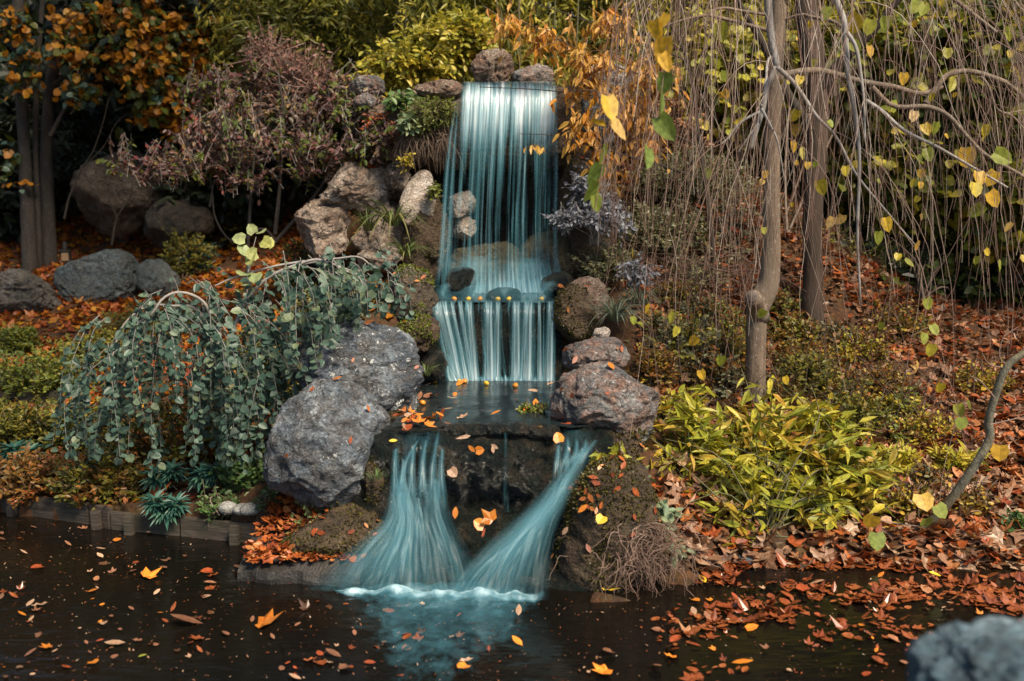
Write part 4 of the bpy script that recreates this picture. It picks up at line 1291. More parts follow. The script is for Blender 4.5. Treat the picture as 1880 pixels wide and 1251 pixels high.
root = thing('bare_shrub', 'dark bare stems of a young shrub right of the tall trunks', 'shrub', P(118, 402, 11.6))
each('stem', [(spline([P(u, v, 11.6) for u, v in a], 20), np.linspace(r, r * .35, 20)) for a, r in [([(118, 402), (128, 360), (150, 310), (170, 280), (188, 230), (200, 180)], .014), ([(150, 310), (190, 270), (215, 225), (250, 200)], .008), ([(205, 450), (215, 400), (240, 360), (245, 310)], .016), ([(215, 400), (200, 360), (205, 310)], .009)]], bark_dark, 6, root)

# bare pinkish shrub above it
m_pinktw = twig_mat('stem_pink', [(0, (.10, .055, .042)), (.5, (.17, .105, .082)), (1, (.26, .185, .155))])
m_pinkl = leaf_mat('leaf_pink', [(0, (.11, .05, .035)), (.6, (.20, .09, .07)), (1, (.28, .15, .12))], .2)
root = plant('twiggy_shrub', 'pinkish grey twiggy shrub almost bare above the purple maple', 'shrub', P(550, 250, 9.3), [(540, 140, 9.2, 75, 60, .4), (490, 90, 9.3, 45, 32, .3), (600, 160, 9.1, 40, 34, .3)], 620, 4, 'small', (.03, .05), m_pinkl, 351, twl=.32, droop=-.05, up=.7, stems=60, sr=(.008, .002), stem_mat=m_pinktw, twig_r=.0028, sag=-.02)

# ------------------------------------------------------------------ left weeping small tree (foreground)
def hang(a, rng, length, lean, n=12, wig=.03, curve=.5):
    d = np.array([lean[0], lean[1], .25])
    p, out = np.array(a, float), [np.array(a, float)]
    st = length / (n - 1)
    for i in range(n - 1):
        d = unit(d + np.array([0, 0, -curve]) + rng.normal(size=3) * wig * 3)
        p = p + d * st
        out.append(p)
    return np.array(out)


root = thing('weeping_tree', 'small weeping tree with curtains of blue green round leaves on arching stems', 'tree', P(412, 720, 6.05))
arch = [([(412, 760), (414, 690), (408, 640), (385, 605)], .018), ([(412, 650), (380, 615), (385, 575), (365, 548), (330, 537), (300, 548), (275, 580), (235, 600)], .013), ([(385, 600), (355, 565), (320, 562), (270, 563), (225, 600), (205, 660)], .010),
        ([(400, 640), (372, 560), (410, 600), (440, 680)], .008), ([(414, 690), (430, 600), (480, 520), (545, 487), (590, 478), (640, 500)], .014), ([(545, 487), (620, 475), (665, 475), (700, 515)], .008), ([(560, 480), (500, 490), (430, 510), (395, 525)], .008), ([(590, 480), (650, 500), (690, 530)], .006), ([(455, 520), (462, 470), (470, 435)], .005)]
AL = [(spline([P(u, v, 6.0 - .02 * i) for i, (u, v) in enumerate(a)], 24), np.linspace(r, r * .5, 24)) for a, r in arch]
part('trunk', tubes('trunk', AL[:1], bark_left, 8), root)
each('branch', AL[1:], bark_pale, 6, root)
rg = np.random.default_rng(361)
HL, LP, LD, LN = [], [], [], []
nodes = np.concatenate([a[0][6:] for a in AL[1:8]])
starts = []
for i in range(150):
    a = nodes[rg.integers(len(nodes))] + rg.normal(size=3) * np.array([.12, .22, .05])
    starts.append((a, rg.uniform(.45, 1.25)))
for u in np.linspace(140, 620, 90):      # outer skirt of the crown
    v = np.interp(u, [140, 200, 280, 350, 420, 500, 560, 640], [720, 640, 580, 570, 600, 560, 500, 500])
    starts.append((P(u + rg.normal() * 12, v + rg.uniform(-15, 90), 5.95 + rg.uniform(-.35, .5)), rg.uniform(.35, 1.05)))
for a, ln in starts:
    u0, v0 = proj(a)[0]
    floor_v = np.interp(u0, [100, 200, 300, 450, 520, 640], [830, 885, 900, 870, 760, 590])
    ln = min(ln, max(.15, (floor_v - v0) * 5.9 / FPX))
    ln *= rg.uniform(.7, 1.0)
    side = np.sign(a[0] - P(330, 600, 6)[0]) * rg.uniform(0, .6)
    q = hang(a, rg, ln, (side, rg.uniform(-.4, .2)), 10, .035, .55)
    HL.append((q, np.linspace(.0028, .0012, 10)))
    m = max(3, int(ln / .030))
    tt = np.linspace(.03, 1, m) * 9
    pp = np.stack([np.interp(tt, np.arange(10), q[:, c]) for c in range(3)], 1)
    LP.append(pp); az = rg.uniform(0, 6.28, m)
    LD.append(np.stack([np.cos(az), np.sin(az) * .7 - .2, rg.uniform(-1.1, -.1, m)], 1))
    LN.append(np.stack([rg.normal(size=m) * .4, rg.normal(size=m) * .4 - .6, np.full(m, .75)], 1))
LP, LD, LN = np.concatenate(LP), np.concatenate(LD), np.concatenate(LN)
ok = H(LP[:, 0], LP[:, 1]) < LP[:, 2]
LP, LD, LN = LP[ok], LD[ok], LN[ok]
V, Pl = leaves(LP, LD, LN, rg.uniform(.020, .060, len(LP)), 'round', rg.normal(size=len(LP)) * .55, rg.uniform(.65, 1.05, len(LP)))
part('twig', tubes('twig', HL, stem_grey, 4), root)['kind'] = 'stuff'
part('foliage', mesh('foliage', V, Pl, [m_katsura], smooth=False), root)
yl = [(452, 440, 26), (468, 430, 22), (480, 440, 26), (462, 470, 30), (448, 472, 28), (474, 465, 26), (488, 455, 24), (450, 500, 30), (462, 520, 30), (470, 500, 28), (448, 525, 22), (445, 535, 22), (462, 530, 20), (478, 425, 22), (444, 450, 24)]
pp = np.array([P(u, v, 5.86) for u, v, s in yl]); m = len(yl)
V, Pl = leaves(pp, rg.normal(size=(m, 3)) * .5 - UP * .4 + np.array([0, -.2, 0]), np.array([0, -.8, .5]) + rg.normal(size=(m, 3)) * .3, np.array([s for *_, s in yl]) * 5.86 / FPX, 'round', .2)
part('young_leaves', mesh('young_leaves', V, Pl, [m_katsura_y], smooth=False), root)
pp2 = [(700, 512), (690, 492), (708, 545), (688, 535), (682, 520), (700, 560), (648, 575), (655, 600), (640, 545)]
pp = np.array([P(u, v, 5.8) for u, v in pp2]); m = len(pp)
V, Pl = leaves(pp, rg.normal(size=(m, 3)) * .4 - UP * .6, np.array([0, -.9, .3]) + rg.normal(size=(m, 3)) * .2, .055, 'round', .1)
part('foliage', mesh('foliage', V, Pl, [m_katsura], smooth=False), root)

# ------------------------------------------------------------------ azaleas and groundcover shrubs
def azalea(label, u, v, ru, rv, mat, seed, ntw=260, size=(.028, .045), kind='small', depth=None, k=9, group=None, name='azalea', cat='shrub', mats2=(), twl=.14):
    b = T(u, v + rv * .85)
    Y = b[1] + (depth or px(0, 0, b[1], ru)) * .35
    d = depth or px(0, 0, b[1], ru) * .8
    return plant(name, label, cat, b, [(u, v, Y, ru, rv, d)], ntw, k, kind, size, mat, seed, twl=twl, droop=.1, up=.5, leafdroop=.0, stems=10, sr=(.006, .002), group=group, inner=.6, mats2=mats2)


AZ = [
    ('clipped green azalea mound above the dark timber riser on the left', 75, 690, 100, 55, m_azalea_g, 420, ()),
    ('yellowing azalea at the left edge below the timber riser', 30, 785, 75, 55, m_azalea, 380, ()),
    ('rust brown azalea above the timber edging at the far left', 60, 875, 100, 48, m_azalea_r, 420, ()),
    ('rusty green azalea behind the middle of the timber edging', 185, 880, 90, 60, m_azalea_r, 420, (m_azalea,)),
    ('olive azalea beneath the left end of the leafy curtain', 150, 790, 80, 70, m_azalea, 420, ()),
    ('low green azalea between the leaf path and the weeping tree', 185, 640, 80, 40, m_azalea, 360, ()),
    ('small dark green shrub beside the leaf path at the left edge', 25, 625, 50, 34, m_azalea_g, 240, ()),
    ('dark azalea inside the shade of the leafy curtain', 330, 800, 120, 90, m_azalea, 520, (m_azalea_r,)),
    ('green brown azalea under the right half of the leafy curtain', 480, 690, 90, 80, m_azalea, 420, ()),
    ('olive shrub with orange flecks behind the long grey boulder', 610, 565, 85, 45, m_azalea, 380, (m_greyg,)),
    ('green yellow azalea behind the arching stems', 300, 590, 110, 36, m_azalea, 380, ()),
    ('dark yellow green shrub below the purple maple trunks', 400, 415, 60, 55, m_azalea, 320, (m_olive,)),
    ('thin yellowish shrub left of the maple trunks', 345, 470, 50, 50, m_azalea, 200, ()),
    ('dark blue green shrub behind the domed blue grey rock', 360, 475, 34, 34, m_teal, 160, ()),
    ('dull green shrub between the maple trunks and the craggy rock face', 570, 490, 60, 60, m_azalea, 300, (m_dark,)),
]
for i, (lab, u, v, ru, rv, mt, n_, m2) in enumerate(AZ):
    azalea(lab, u, v, ru, rv, mt, 400 + i, n_, mats2=m2)
AZR = [
    ('low yellow green azalea right of the leaning trunk base', 1480, 690, 70, 46, m_azalea, 320, ()),
    ('brownish azalea thicket right of the grey boulders', 1250, 640, 75, 62, m_greyg, 380, (m_azalea,)),
    ('olive azalea at the foot of the back trunk', 1450, 610, 60, 36, m_azalea, 260, (m_azalea_r,)),
    ('small yellow azalea in the leaf litter near the bent sapling', 1650, 745, 44, 34, m_yellow, 110, (m_azalea_g,)),
    ('pale yellow tuft shrub hanging over the litter below the back trunk', 1552, 655, 18, 26, m_yellow, 46, ()),
    ('green low azalea behind the yellow green shrub', 1560, 760, 70, 40, m_azalea, 280, ()),
    ('yellow leaved low plant right of the big yellow green shrub', 1640, 850, 60, 40, m_yellow, 60, (m_nandina,)),
    ('yellow leaved low plant under the bent sapling', 1755, 845, 50, 36, m_yellow, 70, (m_nandina,)),
    ('low green herb at the right picture edge on the litter', 1868, 960, 22, 24, m_herb, 50, ()),
    ('rust tinted azalea between the leaning trunk and the boulders', 1310, 690, 60, 50, m_azalea_r, 260, (m_greyg,)),
]
for i, (lab, u, v, ru, rv, mt, n_, m2) in enumerate(AZR):
    big = i in (6, 7)
    azalea(lab, u, v, ru, rv, mt, 430 + i, n_, mats2=m2, kind='lance' if big else 'small', size=(.06, .10) if big else (.026, .045), k=6 if big else 9)
for i, (lab, u, v, Y, ru, rv, n_) in enumerate([('dark broad bush in the shade behind the back trunk', 1640, 430, 10.2, 170, 80, 520), ('dark bush low at the right picture edge behind the twigs', 1850, 480, 9.0, 120, 80, 460), ('low dark bush added to darken the hollow right of the back trunk', 1690, 505, 8.9, 150, 52, 560), ('dark bush between the two trunks far back', 1440, 330, 10.6, 90, 110, 360)]):  # the hollow's low bush is added; its dark leaves stand in for shade
    plant('evergreen_bush', lab, 'bush', T(u, min(v + rv, 560), 8), [(u, v, Y, ru, rv, .5)], n_, 8, 'oval', (.07, .13), m_dark, 445 + i, twl=.35, stems=10, sr=(.015, .005), inner=.3, mats2=[m_olive])
AZ2 = [(1440, 720, 46, 30), (1530, 620, 50, 30), (1340, 600, 50, 40), (1590, 700, 44, 28), (1290, 570, 54, 34), (1640, 800, 46, 24), (1215, 600, 40, 36), (1700, 880, 34, 22), (1430, 560, 40, 26), (1240, 540, 44, 30)]
AZ2L = ['at the right foot of the leaning trunk', 'in front of the back trunk', 'left of the leaning trunk below the cut stub', 'in the litter below the hanging pale yellow tuft', 'on the slope beside the grass tufts', 'in the litter above the yellow leaved low plants', 'behind the flat grey boulder', 'in the litter beside the bent sapling', 'between the two trunk bases', 'under the dry reddish twigs']
for i, ((u, v, ru, rv), l2) in enumerate(zip(AZ2, AZ2L)):
    azalea('small mixed green and rust undershrub ' + l2, u, v, ru, rv, [m_azalea, m_greyg, m_azalea_g][i % 3], 490 + i, 190, mats2=(m_azalea_r,), size=(.024, .042), name='undershrub')
m_gold = leaf_mat('leaf_gold', [(0, (.12, .11, .02)), (.4, (.30, .22, .03)), (.8, (.46, .28, .03)), (1, (.46, .16, .03))], .3, nmix=.3)
AZ3 = [(1470, 650, 90, 44), (1580, 640, 60, 30), (1620, 705, 70, 40), (1700, 790, 60, 34), (1540, 720, 80, 40), (1330, 640, 70, 50), (1200, 680, 50, 50), (1800, 700, 60, 24), (1650, 600, 60, 24), (1240, 760, 50, 50), (1780, 930, 50, 24), (1670, 930, 40, 22)]
AZ3L = ['spreading across the slope between both trunks', 'right of the back trunk foot', 'around the small yellow azalea', 'beyond the bent sapling', 'behind the yellow green shrub on its right', 'at the left foot of the leaning trunk', 'close behind the reddish boulder', 'in the shade at the right behind the sapling', 'far up the shaded slope', 'left of the yellow green shrub by the boulder', 'right of the bent sapling near the shore', 'left of the bent sapling near the shore']
for i, ((u, v, ru, rv), l2) in enumerate(zip(AZ3, AZ3L)):
    azalea('loose autumn coloured shrub ' + l2, u, v, ru, rv, [m_azalea, m_nandina, m_azalea_r, m_yellow][i % 4], 1490 + i, 230, mats2=(m_gold, m_azalea_r), size=(.022, .042), name='autumn_shrub', twl=.2)
rg = np.random.default_rng(462)
for k, (lab, u0, u1, v0, v1, n_) in enumerate([('thin brown stems of a dried shrub behind the right boulders', 1180, 1350, 640, 720, 240), ('thin brown dried stems rising from the litter by the leaning trunk', 1300, 1480, 700, 760, 160), ('dry brown stems in the litter under the hanging twigs', 1500, 1720, 700, 800, 160)]):
    L = []
    for i in range(n_):
        b_ = T(rg.uniform(u0, u1), rg.uniform(v0, v1))
        d_ = unit(np.array([rg.normal() * .5, rg.normal() * .4, 1.0]))
        ln = rg.uniform(.18, .5)
        q = np.array([b_ + d_ * ln * t_ + np.array([0, 0, -.2 * ln * t_ ** 2]) + rg.normal(size=3) * .008 for t_ in np.linspace(0, 1, 6)])
        L.append((q, np.linspace(.0025, .0009, 6)))
    tag(obj('dried_stems', tubes('dried_stems', L, stem_brown, 4)), lab, 'dry stems')
for i, (lab, u, v, Y, ru, rv, n_, mt) in enumerate([
        ('grey green small leaved ground shrub on the slope behind the weeping twigs', 1265, 330, 9.1, 110, 66, 900, m_greyg),
        ('grey green small leaved ground shrub lower on the slope beside the purple blue bush', 1215, 430, 8.5, 100, 60, 800, m_greyg),
        ('grey green ground shrub between the two trunks', 1400, 430, 9.0, 70, 60, 420, m_greyg),
        ('reddish brown dry bush at the back of the slope right of the fall', 1200, 225, 9.6, 110, 60, 420, m_lit_r),
        ('grey green ground shrub right behind the leaning trunk', 1345, 455, 8.6, 70, 50, 420, m_greyg), ('dim rusty ground shrub between the trunks below the dark bush', 1450, 500, 8.7, 50, 40, 320, m_azalea_r), ('dim olive ground shrub right of the back trunk', 1570, 520, 8.9, 80, 40, 460, m_azalea), ('grey green ground shrub on the slope right of the lilac sprig', 1270, 500, 8.2, 70, 40, 420, m_greyg),
        ('olive shrub hanging over the bank right of the upper basin', 1110, 480, 7.9, 60, 40, 300, m_greyg)]):
    plant('ground_shrub', lab, 'shrub', P(u, v + rv, Y), [(u, v, Y, ru, rv, .45)], n_, 9, 'small', (.022, .042), mt, 450 + i, twl=.16, up=.5, leafdroop=0, stems=14, sr=(.006, .002), inner=.5)
# dry dark twigs under the slope on the right
rg = np.random.default_rng(460)
L = []
for i in range(420):
    u, v = rg.uniform(1130, 1400), rg.uniform(470, 560)
    a = P(u, v, 7.9 + rg.uniform(-.3, .5))
    L.append((hang(a, rg, rg.uniform(.25, .6), (rg.normal() * .6, rg.normal() * .4), 7, .08, .2), np.linspace(.003, .0012, 7)))
tag(obj('dry_brush', tubes('dry_brush', L, twig_mat('dry_twig', [(0, (.05, .028, .02)), (1, (.17, .10, .075))]), 4)), 'tangle of dry reddish twigs on the slope left of the leaning trunk', 'dry brush')

# green shrub with teal whorls (spurge)
def spurge(label, heads, seed, Y=None):
    rng = np.random.default_rng(seed)
    b = T(np.mean([h[0] for h in heads]), max(h[1] for h in heads) + 26)
    root = thing('spurge', label, 'plant', b)
    ps, st = [], []
    for (u, v, r) in heads:
        c = P(u, v, b[1] - .06)
        c[2] = max(c[2], H(c[0], c[1]) + .06)
        for lay in range(3):
            m = 15
            az = rng.uniform(0, .5) + np.arange(m) * 2 * pi / m
            el = [.1, .5, -.35][lay]
            d = np.stack([np.cos(az) * cos(el), np.sin(az) * cos(el), np.full(m, sin(el))], 1) + np.array([0, -.25, 0])
            ps.append(leaves(c[None] + d * .01 + UP * .02 * (lay == 1), d + rng.normal(size=(m, 3)) * .1, UP + rng.normal(size=(m, 3)) * .1, rng.uniform(.8, 1.1, m) * r * b[1] / FPX, 'lance', -.25, 1.0) + (0,))
        st.append((spline([b, (b + c) / 2 + rng.normal(size=3) * .02, c], 6), np.linspace(.006, .004, 6)))
    V, Pl, Mi = merge(ps)
    part('foliage', mesh('foliage', V, Pl, [m_teal], smooth=False), root)
    each('stem', st, stem_green, 5, root)


spurge('teal green spurge with narrow whorled leaves leaning over the timber edging', [(305, 938, 38), (285, 925, 28), (325, 928, 28)], 470)
spurge('teal green spurge just behind the one leaning over the timber edging', [(290, 878, 36), (318, 868, 28)], 471)
spurge('teal green spurge at the left edge above the rust azalea', [(45, 838, 40), (25, 830, 30)], 472)
spurge('teal green spurge below the leafy curtain right of the other whorled plants', [(372, 876, 34), (395, 868, 28)], 473)
spurge('small teal spurge behind the long grey boulder', [(600, 568, 28), (618, 580, 24)], 474)
for i, (lab, u, v, ru, rv, n_) in enumerate([('broad leaved green herb at the foot of the upright boulder', 450, 865, 60, 40, 110), ('small leaved green herb on the moss near the three pebbles', 500, 915, 30, 24, 60), ('tiny pale weed on the bank moss above the slab', 560, 965, 24, 18, 50), ('green herb patch beside the pebbles behind the timber edging', 400, 925, 40, 26, 80)]):
    azalea(lab, u, v, ru, rv, m_herb, 480 + i, n_, size=(.03, .06) if i == 0 else (.018, .032), name='herb', cat='herb', k=7)


# ------------------------------------------------------------------ grasses and ferns
def grass(name, label, u, v, Y, n, length, width, mat, seed, spread=.6, arch=.7, cat='grass', lean=(0, 0)):
    rng = np.random.default_rng(seed)
    b = P(u, v, Y)
    root = thing(name, label, cat, b)
    m = 7
    Vs, Fs, off = [], [], 0
    t = np.linspace(0, 1, m)
    for i in range(n):
        az = rng.uniform(0, 2 * pi); sp = rng.uniform(.1, 1) * spread
        d = np.array([cos(az) * sp + lean[0], sin(az) * sp + lean[1], 1.0]); d = unit(d)
        L = length * rng.uniform(.6, 1.15)
        o = b + np.array([cos(az), sin(az), 0]) * rng.uniform(0, .04)
        hd = unit(np.array([d[0], d[1], 0]))
        A = arch * rng.uniform(.5, 1.3)
        c = o[None] + d[None] * (t * L)[:, None] + hd[None] * (A * L * .35 * t ** 2)[:, None] - UP[None] * (A * L * .75 * t ** 2.4)[:, None]
        w = width * rng.uniform(.7, 1.2) * np.array([.7, 1, 1, .9, .75, .5, .08])
        sd_ = unit(np.cross(hd, UP) + rng.normal(size=3) * .25)
        Vs += [c - sd_ * w[:, None] / 2, c + sd_ * w[:, None] / 2]
        k = np.arange(m - 1) + off
        Fs.append(np.stack([k, k + 1, k + 1 + m, k + m], 1))
        off += 2 * m
    part('blades', mesh('blades', np.concatenate(Vs), [np.concatenate(Fs)], [mat]), root)['kind'] = 'stuff'
    return root


grass('grass_tuft', 'small yellow green grass tuft growing on the craggy rock face', 676, 425, 7.95, 60, .26, .008, m_blade, 501, .7, .6)
grass('iris_clump', 'clump of long strappy green leaves hanging beside the pinkish slab', 722, 415, 7.85, 46, .42, .016, m_blade, 502, .8, 1.3, cat='plant')
grass('iris_clump', 'strappy green clump above the gold capped boulder', 745, 470, 7.6, 40, .30, .013, m_blade, 503, .8, 1.1, cat='plant')
grass('grass_tuft', 'grey green grass tuft beside the pale weathered rock', 1130, 590, 6.75, 130, .30, .009, m_blade_g, 504, .9, 1.0)
grass('grass_tuft', 'second grey green grass tuft under the blue purple bush', 1175, 560, 7.0, 90, .28, .008, m_blade_g, 505, .9, 1.0)
grass('grass_tuft', 'small grass tuft beside the long boulder at the foot of the middle cascade', 782, 690, 6.5, 34, .18, .007, m_blade, 506, .6, .8)
grass('grass_tuft', 'thin grass tuft on the moss bank in front of the upright boulder', 690, 880, 5.1, 18, .09, .005, m_herb, 507, .8, .8)
# moss cushion and ferns left of the lip
mc = plant('moss_cushion', 'bright green moss cushion overhanging the rock left of the fall lip', 'moss', P(785, 225, 8.2), [(790, 205, 8.12, 48, 30, .2), (765, 225, 8.1, 34, 22, .18), (812, 192, 8.1, 26, 16, .15)], 900, 7, 'small', (.012, .022), m_moss, 510, twl=.06, droop=.4, up=.2, stems=0, inner=.75)
rg = np.random.default_rng(511)
L = [(hang(P(rg.uniform(735, 828), rg.uniform(235, 262), 8.05), rg, rg.uniform(.08, .32), (rg.normal() * .2, -.1), 6, .06, .6), np.linspace(.003, .001, 6)) for i in range(110)]
part('root', tubes('root', L, stem_brown, 4), mc)['kind'] = 'stuff'
for i, (lab, u, v, ru, rv, n_, mt, Y) in enumerate([('broad leaved green plant on the rock at the left of the fall lip', 735, 180, 28, 22, 26, m_herb, 8.25), ('leafy pale green plant on the moss cushion', 752, 222, 24, 20, 26, m_sage, 8.0), ('yellow sprig hanging below the moss cushion', 748, 292, 14, 18, 22, m_yellow, 8.05), ('small yellow green plant on the mossy pillar left of the fall', 797, 345, 14, 20, 26, m_moss, 7.95), ('trailing rust leaved plant left of the moss cushion', 700, 225, 34, 30, 60, m_lit_l, 8.3)]):
    plant('ledge_plant', lab, 'plant', P(u, v + rv, Y), [(u, v, Y, ru, rv, .12)], n_, 6, 'oval', (.04, .09) if i < 2 else (.025, .045), mt, 520 + i, twl=.1, stems=4)
plant('yellow_shrub', 'wispy yellow leaved shrub at the top left of the fall', 'shrub', P(670, 195, 9.0), [(665, 160, 9.0, 40, 34, .3), (678, 125, 9.1, 14, 40, .15)], 110, 7, 'small', (.035, .06), m_yellow, 530, twl=.2, stems=8, mats2=[m_azalea_g])
for i, (lab, u, v, ru, rv) in enumerate([('leafy yellow green bush above the left end of the fall lip', 770, 110, 90, 46), ('leafy green bush at the very top centre above the fall', 840, 70, 80, 50)]):
    plant('leafy_bush', lab, 'bush', P(u, v + rv, 9.3), [(u, v, 9.3, ru, rv, .35)], 420, 8, 'oval', (.05, .09), m_hedge, 540 + i, twl=.22, stems=10, mats2=[m_bamboo])

# ------------------------------------------------------------------ blue purple bush right of the fall
plant('purple_bush', 'bush with small blue purple leaves beside the upper fall', 'bush', P(1090, 450, 7.75), [(1075, 335, 7.7, 42, 40, .2), (1050, 398, 7.55, 52, 26, .25), (1120, 395, 7.6, 52, 36, .25), (1095, 360, 7.75, 45, 34, .2), (1085, 300, 7.8, 22, 24, .12)], 230, 8, 'oval', (.028, .052), m_lilac, 550, twl=.17, up=.1, droop=.25, stems=16, sr=(.007, .003), stem_mat=stem_grey)
plant('purple_bush', 'sparse blue purple sprig above the grass tufts', 'bush', P(1160, 560, 7.2), [(1170, 495, 7.1, 40, 34, .15)], 46, 7, 'oval', (.03, .05), m_lilac, 551, twl=.14, stems=7, stem_mat=stem_grey)

# ------------------------------------------------------------------ orange leaved tree arching over the fall
root = thing('orange_tree', 'thin branched tree with hanging orange leaves arching over the fall lip', 'tree', P(1310, 480, 8.2))
br = [([(1310, 480), (1300, 380), (1285, 270), (1270, 150), (1240, 60), (1180, 0)], .022, 8.1), ([(1285, 270), (1200, 230), (1110, 182), (1000, 166), (880, 160)], .008, 7.75), ([(1278, 200), (1230, 150), (1150, 130), (1060, 90), (960, 40)], .010, 7.9), ([(1290, 330), (1200, 300), (1110, 275), (1020, 250), (955, 246)], .007, 7.6), ([(1260, 110), (1180, 80), (1080, 40), (980, 5)], .009, 8.1), ([(1240, 60), (1310, 20), (1400, -10)], .01, 8.1), ([(1230, 150), (1180, 190), (1130, 240), (1120, 310)], .007, 7.8)]
BL = [(spline([P(u, v, Y) for u, v in a], 24), np.linspace(r, r * .35, 24)) for a, r, Y in br]
part('trunk', tubes('trunk', BL[:1], bark_dark, 8), root)
each('branch', BL[1:], bark_dark, 6, root)
bo = [(1090, 110, 7.8, 60, 50, .3), (1000, 55, 7.9, 70, 34, .3), (1150, 190, 7.7, 60, 45, .25), (930, 30, 8, 50, 30, .25), (1070, 225, 7.65, 40, 40, .2), (1200, 120, 7.8, 60, 60, .3), (1110, 290, 7.7, 40, 30, .2), (1185, 250, 7.8, 50, 40, .2), (1060, 160, 7.7, 60, 40, .2), (980, 246, 7.58, 34, 10, .05), (1130, 40, 8, 70, 40, .3)]
plant('', '', '', P(1310, 480, 8.2), bo, 200, 7, 'lance', (.065, .11), m_peach, 560, twl=.3, droop=.4, up=-.1, leafdroop=1.0, stems=0, root=root, mats2=[m_orange, m_peach, m_peach], wid=1.5)

# ------------------------------------------------------------------ yellow green hedge behind the weeping tree
for i, (lab, u, v, Y, ru, rv, n_) in enumerate([
        ('round leaved yellow green tree in the upper right corner', 1790, 90, 9.0, 170, 110, 1500), ('round leaved green shrub right of the back trunk', 1700, 300, 9.2, 150, 110, 1300),
        ('round leaved green shrub at the right edge with pale leaves', 1860, 330, 8.6, 100, 140, 1000), ('yellowish leafy shrub behind the two trunks', 1560, 130, 9.6, 130, 110, 1000), ('leafy olive bush high between the fall and the weeping tree', 1330, 120, 10.0, 130, 110, 420)]):
    plant('leafy_shrub', lab, 'shrub', P(u, min(v + rv + 60, 520), Y), [(u, v, Y, ru, rv, .7)], n_, 8, 'round', (.06, .105), m_hedge, 570 + i, twl=.4, leafdroop=.5, stems=12, sr=(.02, .005), inner=.3, mats2=[m_olive] if i != 4 else [m_bamboo])
# ------------------------------------------------------------------ right weeping tree
tb = T(1388, 738)
TY = tb[1]
root = thing('weeping_tree', 'tall weeping tree with bare hanging twigs and a leaning grey trunk with a cut stub', 'tree', tb)
tp_ = [(1388, 748), (1387, 690), (1388, 640), (1390, 585), (1395, 555), (1412, 515), (1417, 440), (1416, 340), (1419, 230), (1424, 110), (1430, 0), (1436, -150), (1440, -320)]
tr_ = [22, 19, 18.5, 19.5, 23, 19, 16, 15, 14.5, 14.5, 14, 13, 11]
W = spline([P(u, v, TY) for u, v in tp_], 90)
W[0, 2] -= .1
part('trunk', tubes('trunk', [(W, np.interp(np.linspace(0, 1, 90), np.linspace(0, 1, 13), tr_) * TY / FPX)], bark_grey, 24, wob=.10), root)
sw = spline([P(1397, 584, TY), P(1388, 560, TY - .10), P(1382, 546, TY - .20)], 8)
stub = part('stub', tubes('stub', [(sw, np.linspace(18, 15, 8) * TY / FPX)], bark_grey, 16, caps=True, wob=.08), root)
t = NT('cut_wood')
c = t.ramp(t.noise(t.tc(), 40, 3), [(.3, (.07, .055, .05)), (.7, (.16, .13, .115))])
cutm = t.done(t.bsdf(c, .8, .2))
dd = unit(sw[-1] - sw[-2])
cf = part('cut_face', tubes('cut_face', [(np.stack([sw[-1] + dd * .001, sw[-1] + dd * .006]), np.array([11, 10.5]) * TY / FPX)], cutm, 14, caps=True), root)
cl_ = np.array(cf.location)

BR = [([(1408, -260), (1409, -60), (1411, 20), (1416, 70), (1427, 124)], (8, 6.5), 6.0), ([(1427, 124), (1408, 160), (1400, 200), (1388, 240), (1377, 274)], (6, 4.5), 5.97), ([(1427, 124), (1455, 150), (1480, 185), (1500, 215), (1535, 252), (1570, 318), (1620, 380), (1680, 450)], (4.5, 1.5), 5.9),
      ([(1425, 98), (1410, 112), (1406, 150), (1398, 195)], (3.5, 2), 5.95), ([(1398, 200), (1415, 232), (1428, 262), (1440, 330)], (3, 1), 5.93), ([(1395, 205), (1360, 225), (1340, 250), (1324, 266)], (3, 1.5), 5.9), ([(1392, 228), (1375, 250), (1355, 280)], (2.5, 1), 5.9),
      ([(1500, -120), (1522, -30), (1548, 35), (1553, 85), (1557, 140), (1570, 210), (1578, 300), (1574, 430), (1580, 560)], (7, 2), 5.8), ([(1555, 60), (1572, 90), (1582, 150), (1586, 190), (1588, 260)], (4, 2), 5.75), ([(1590, 185), (1620, 205), (1660, 240), (1720, 270), (1790, 310), (1850, 345)], (4, 2), 5.7),
      ([(1600, 160), (1640, 195), (1700, 196), (1740, 212), (1770, 245), (1810, 285), (1880, 325), (1960, 380)], (6, 3.5), 5.6), ([(1700, 190), (1720, 160), (1740, 138), (1775, 131), (1815, 140), (1850, 155), (1885, 185), (1960, 260)], (7, 5), 6.1), ([(1800, 140), (1815, 160), (1830, 200), (1860, 215), (1890, 250)], (4, 2), 6.0),
      ([(1430, 40), (1470, 28), (1490, 32), (1525, 38), (1550, 52)], (4, 4), 6.4), ([(1425, 30), (1360, 20), (1330, 15), (1305, 22), (1293, 45), (1300, 55)], (4, 2), 6.2), ([(1425, 60), (1330, 35), (1285, 30), (1200, 60), (1180, 120)], (5, 2), 6.5),
      ([(1424, 140), (1500, 130), (1580, 150), (1640, 160), (1690, 172), (1730, 160)], (8, 5), 7.0), ([(1428, 20), (1480, -40), (1600, -60), (1720, -20), (1830, 60)], (9, 4), 6.4), ([(1430, 0), (1350, -60), (1230, -50), (1140, 20)], (8, 3), 6.2), ([(1432, -40), (1450, -90), (1490, -60), (1510, 40)], (6, 3), 5.7)]
BL = []
for a, (r0, r1), Y in BR:
    ys = np.full(len(a), Y)
    if a[0][0] in (1424, 1425, 1428, 1430, 1432): ys = np.linspace(TY, Y, len(a))
    BL.append((spline([P(u, v, y) for (u, v), y in zip(a, ys)], 26), np.linspace(r0, r1, 26) * (.8 if len(BL) > 9 else 1) * Y / FPX))
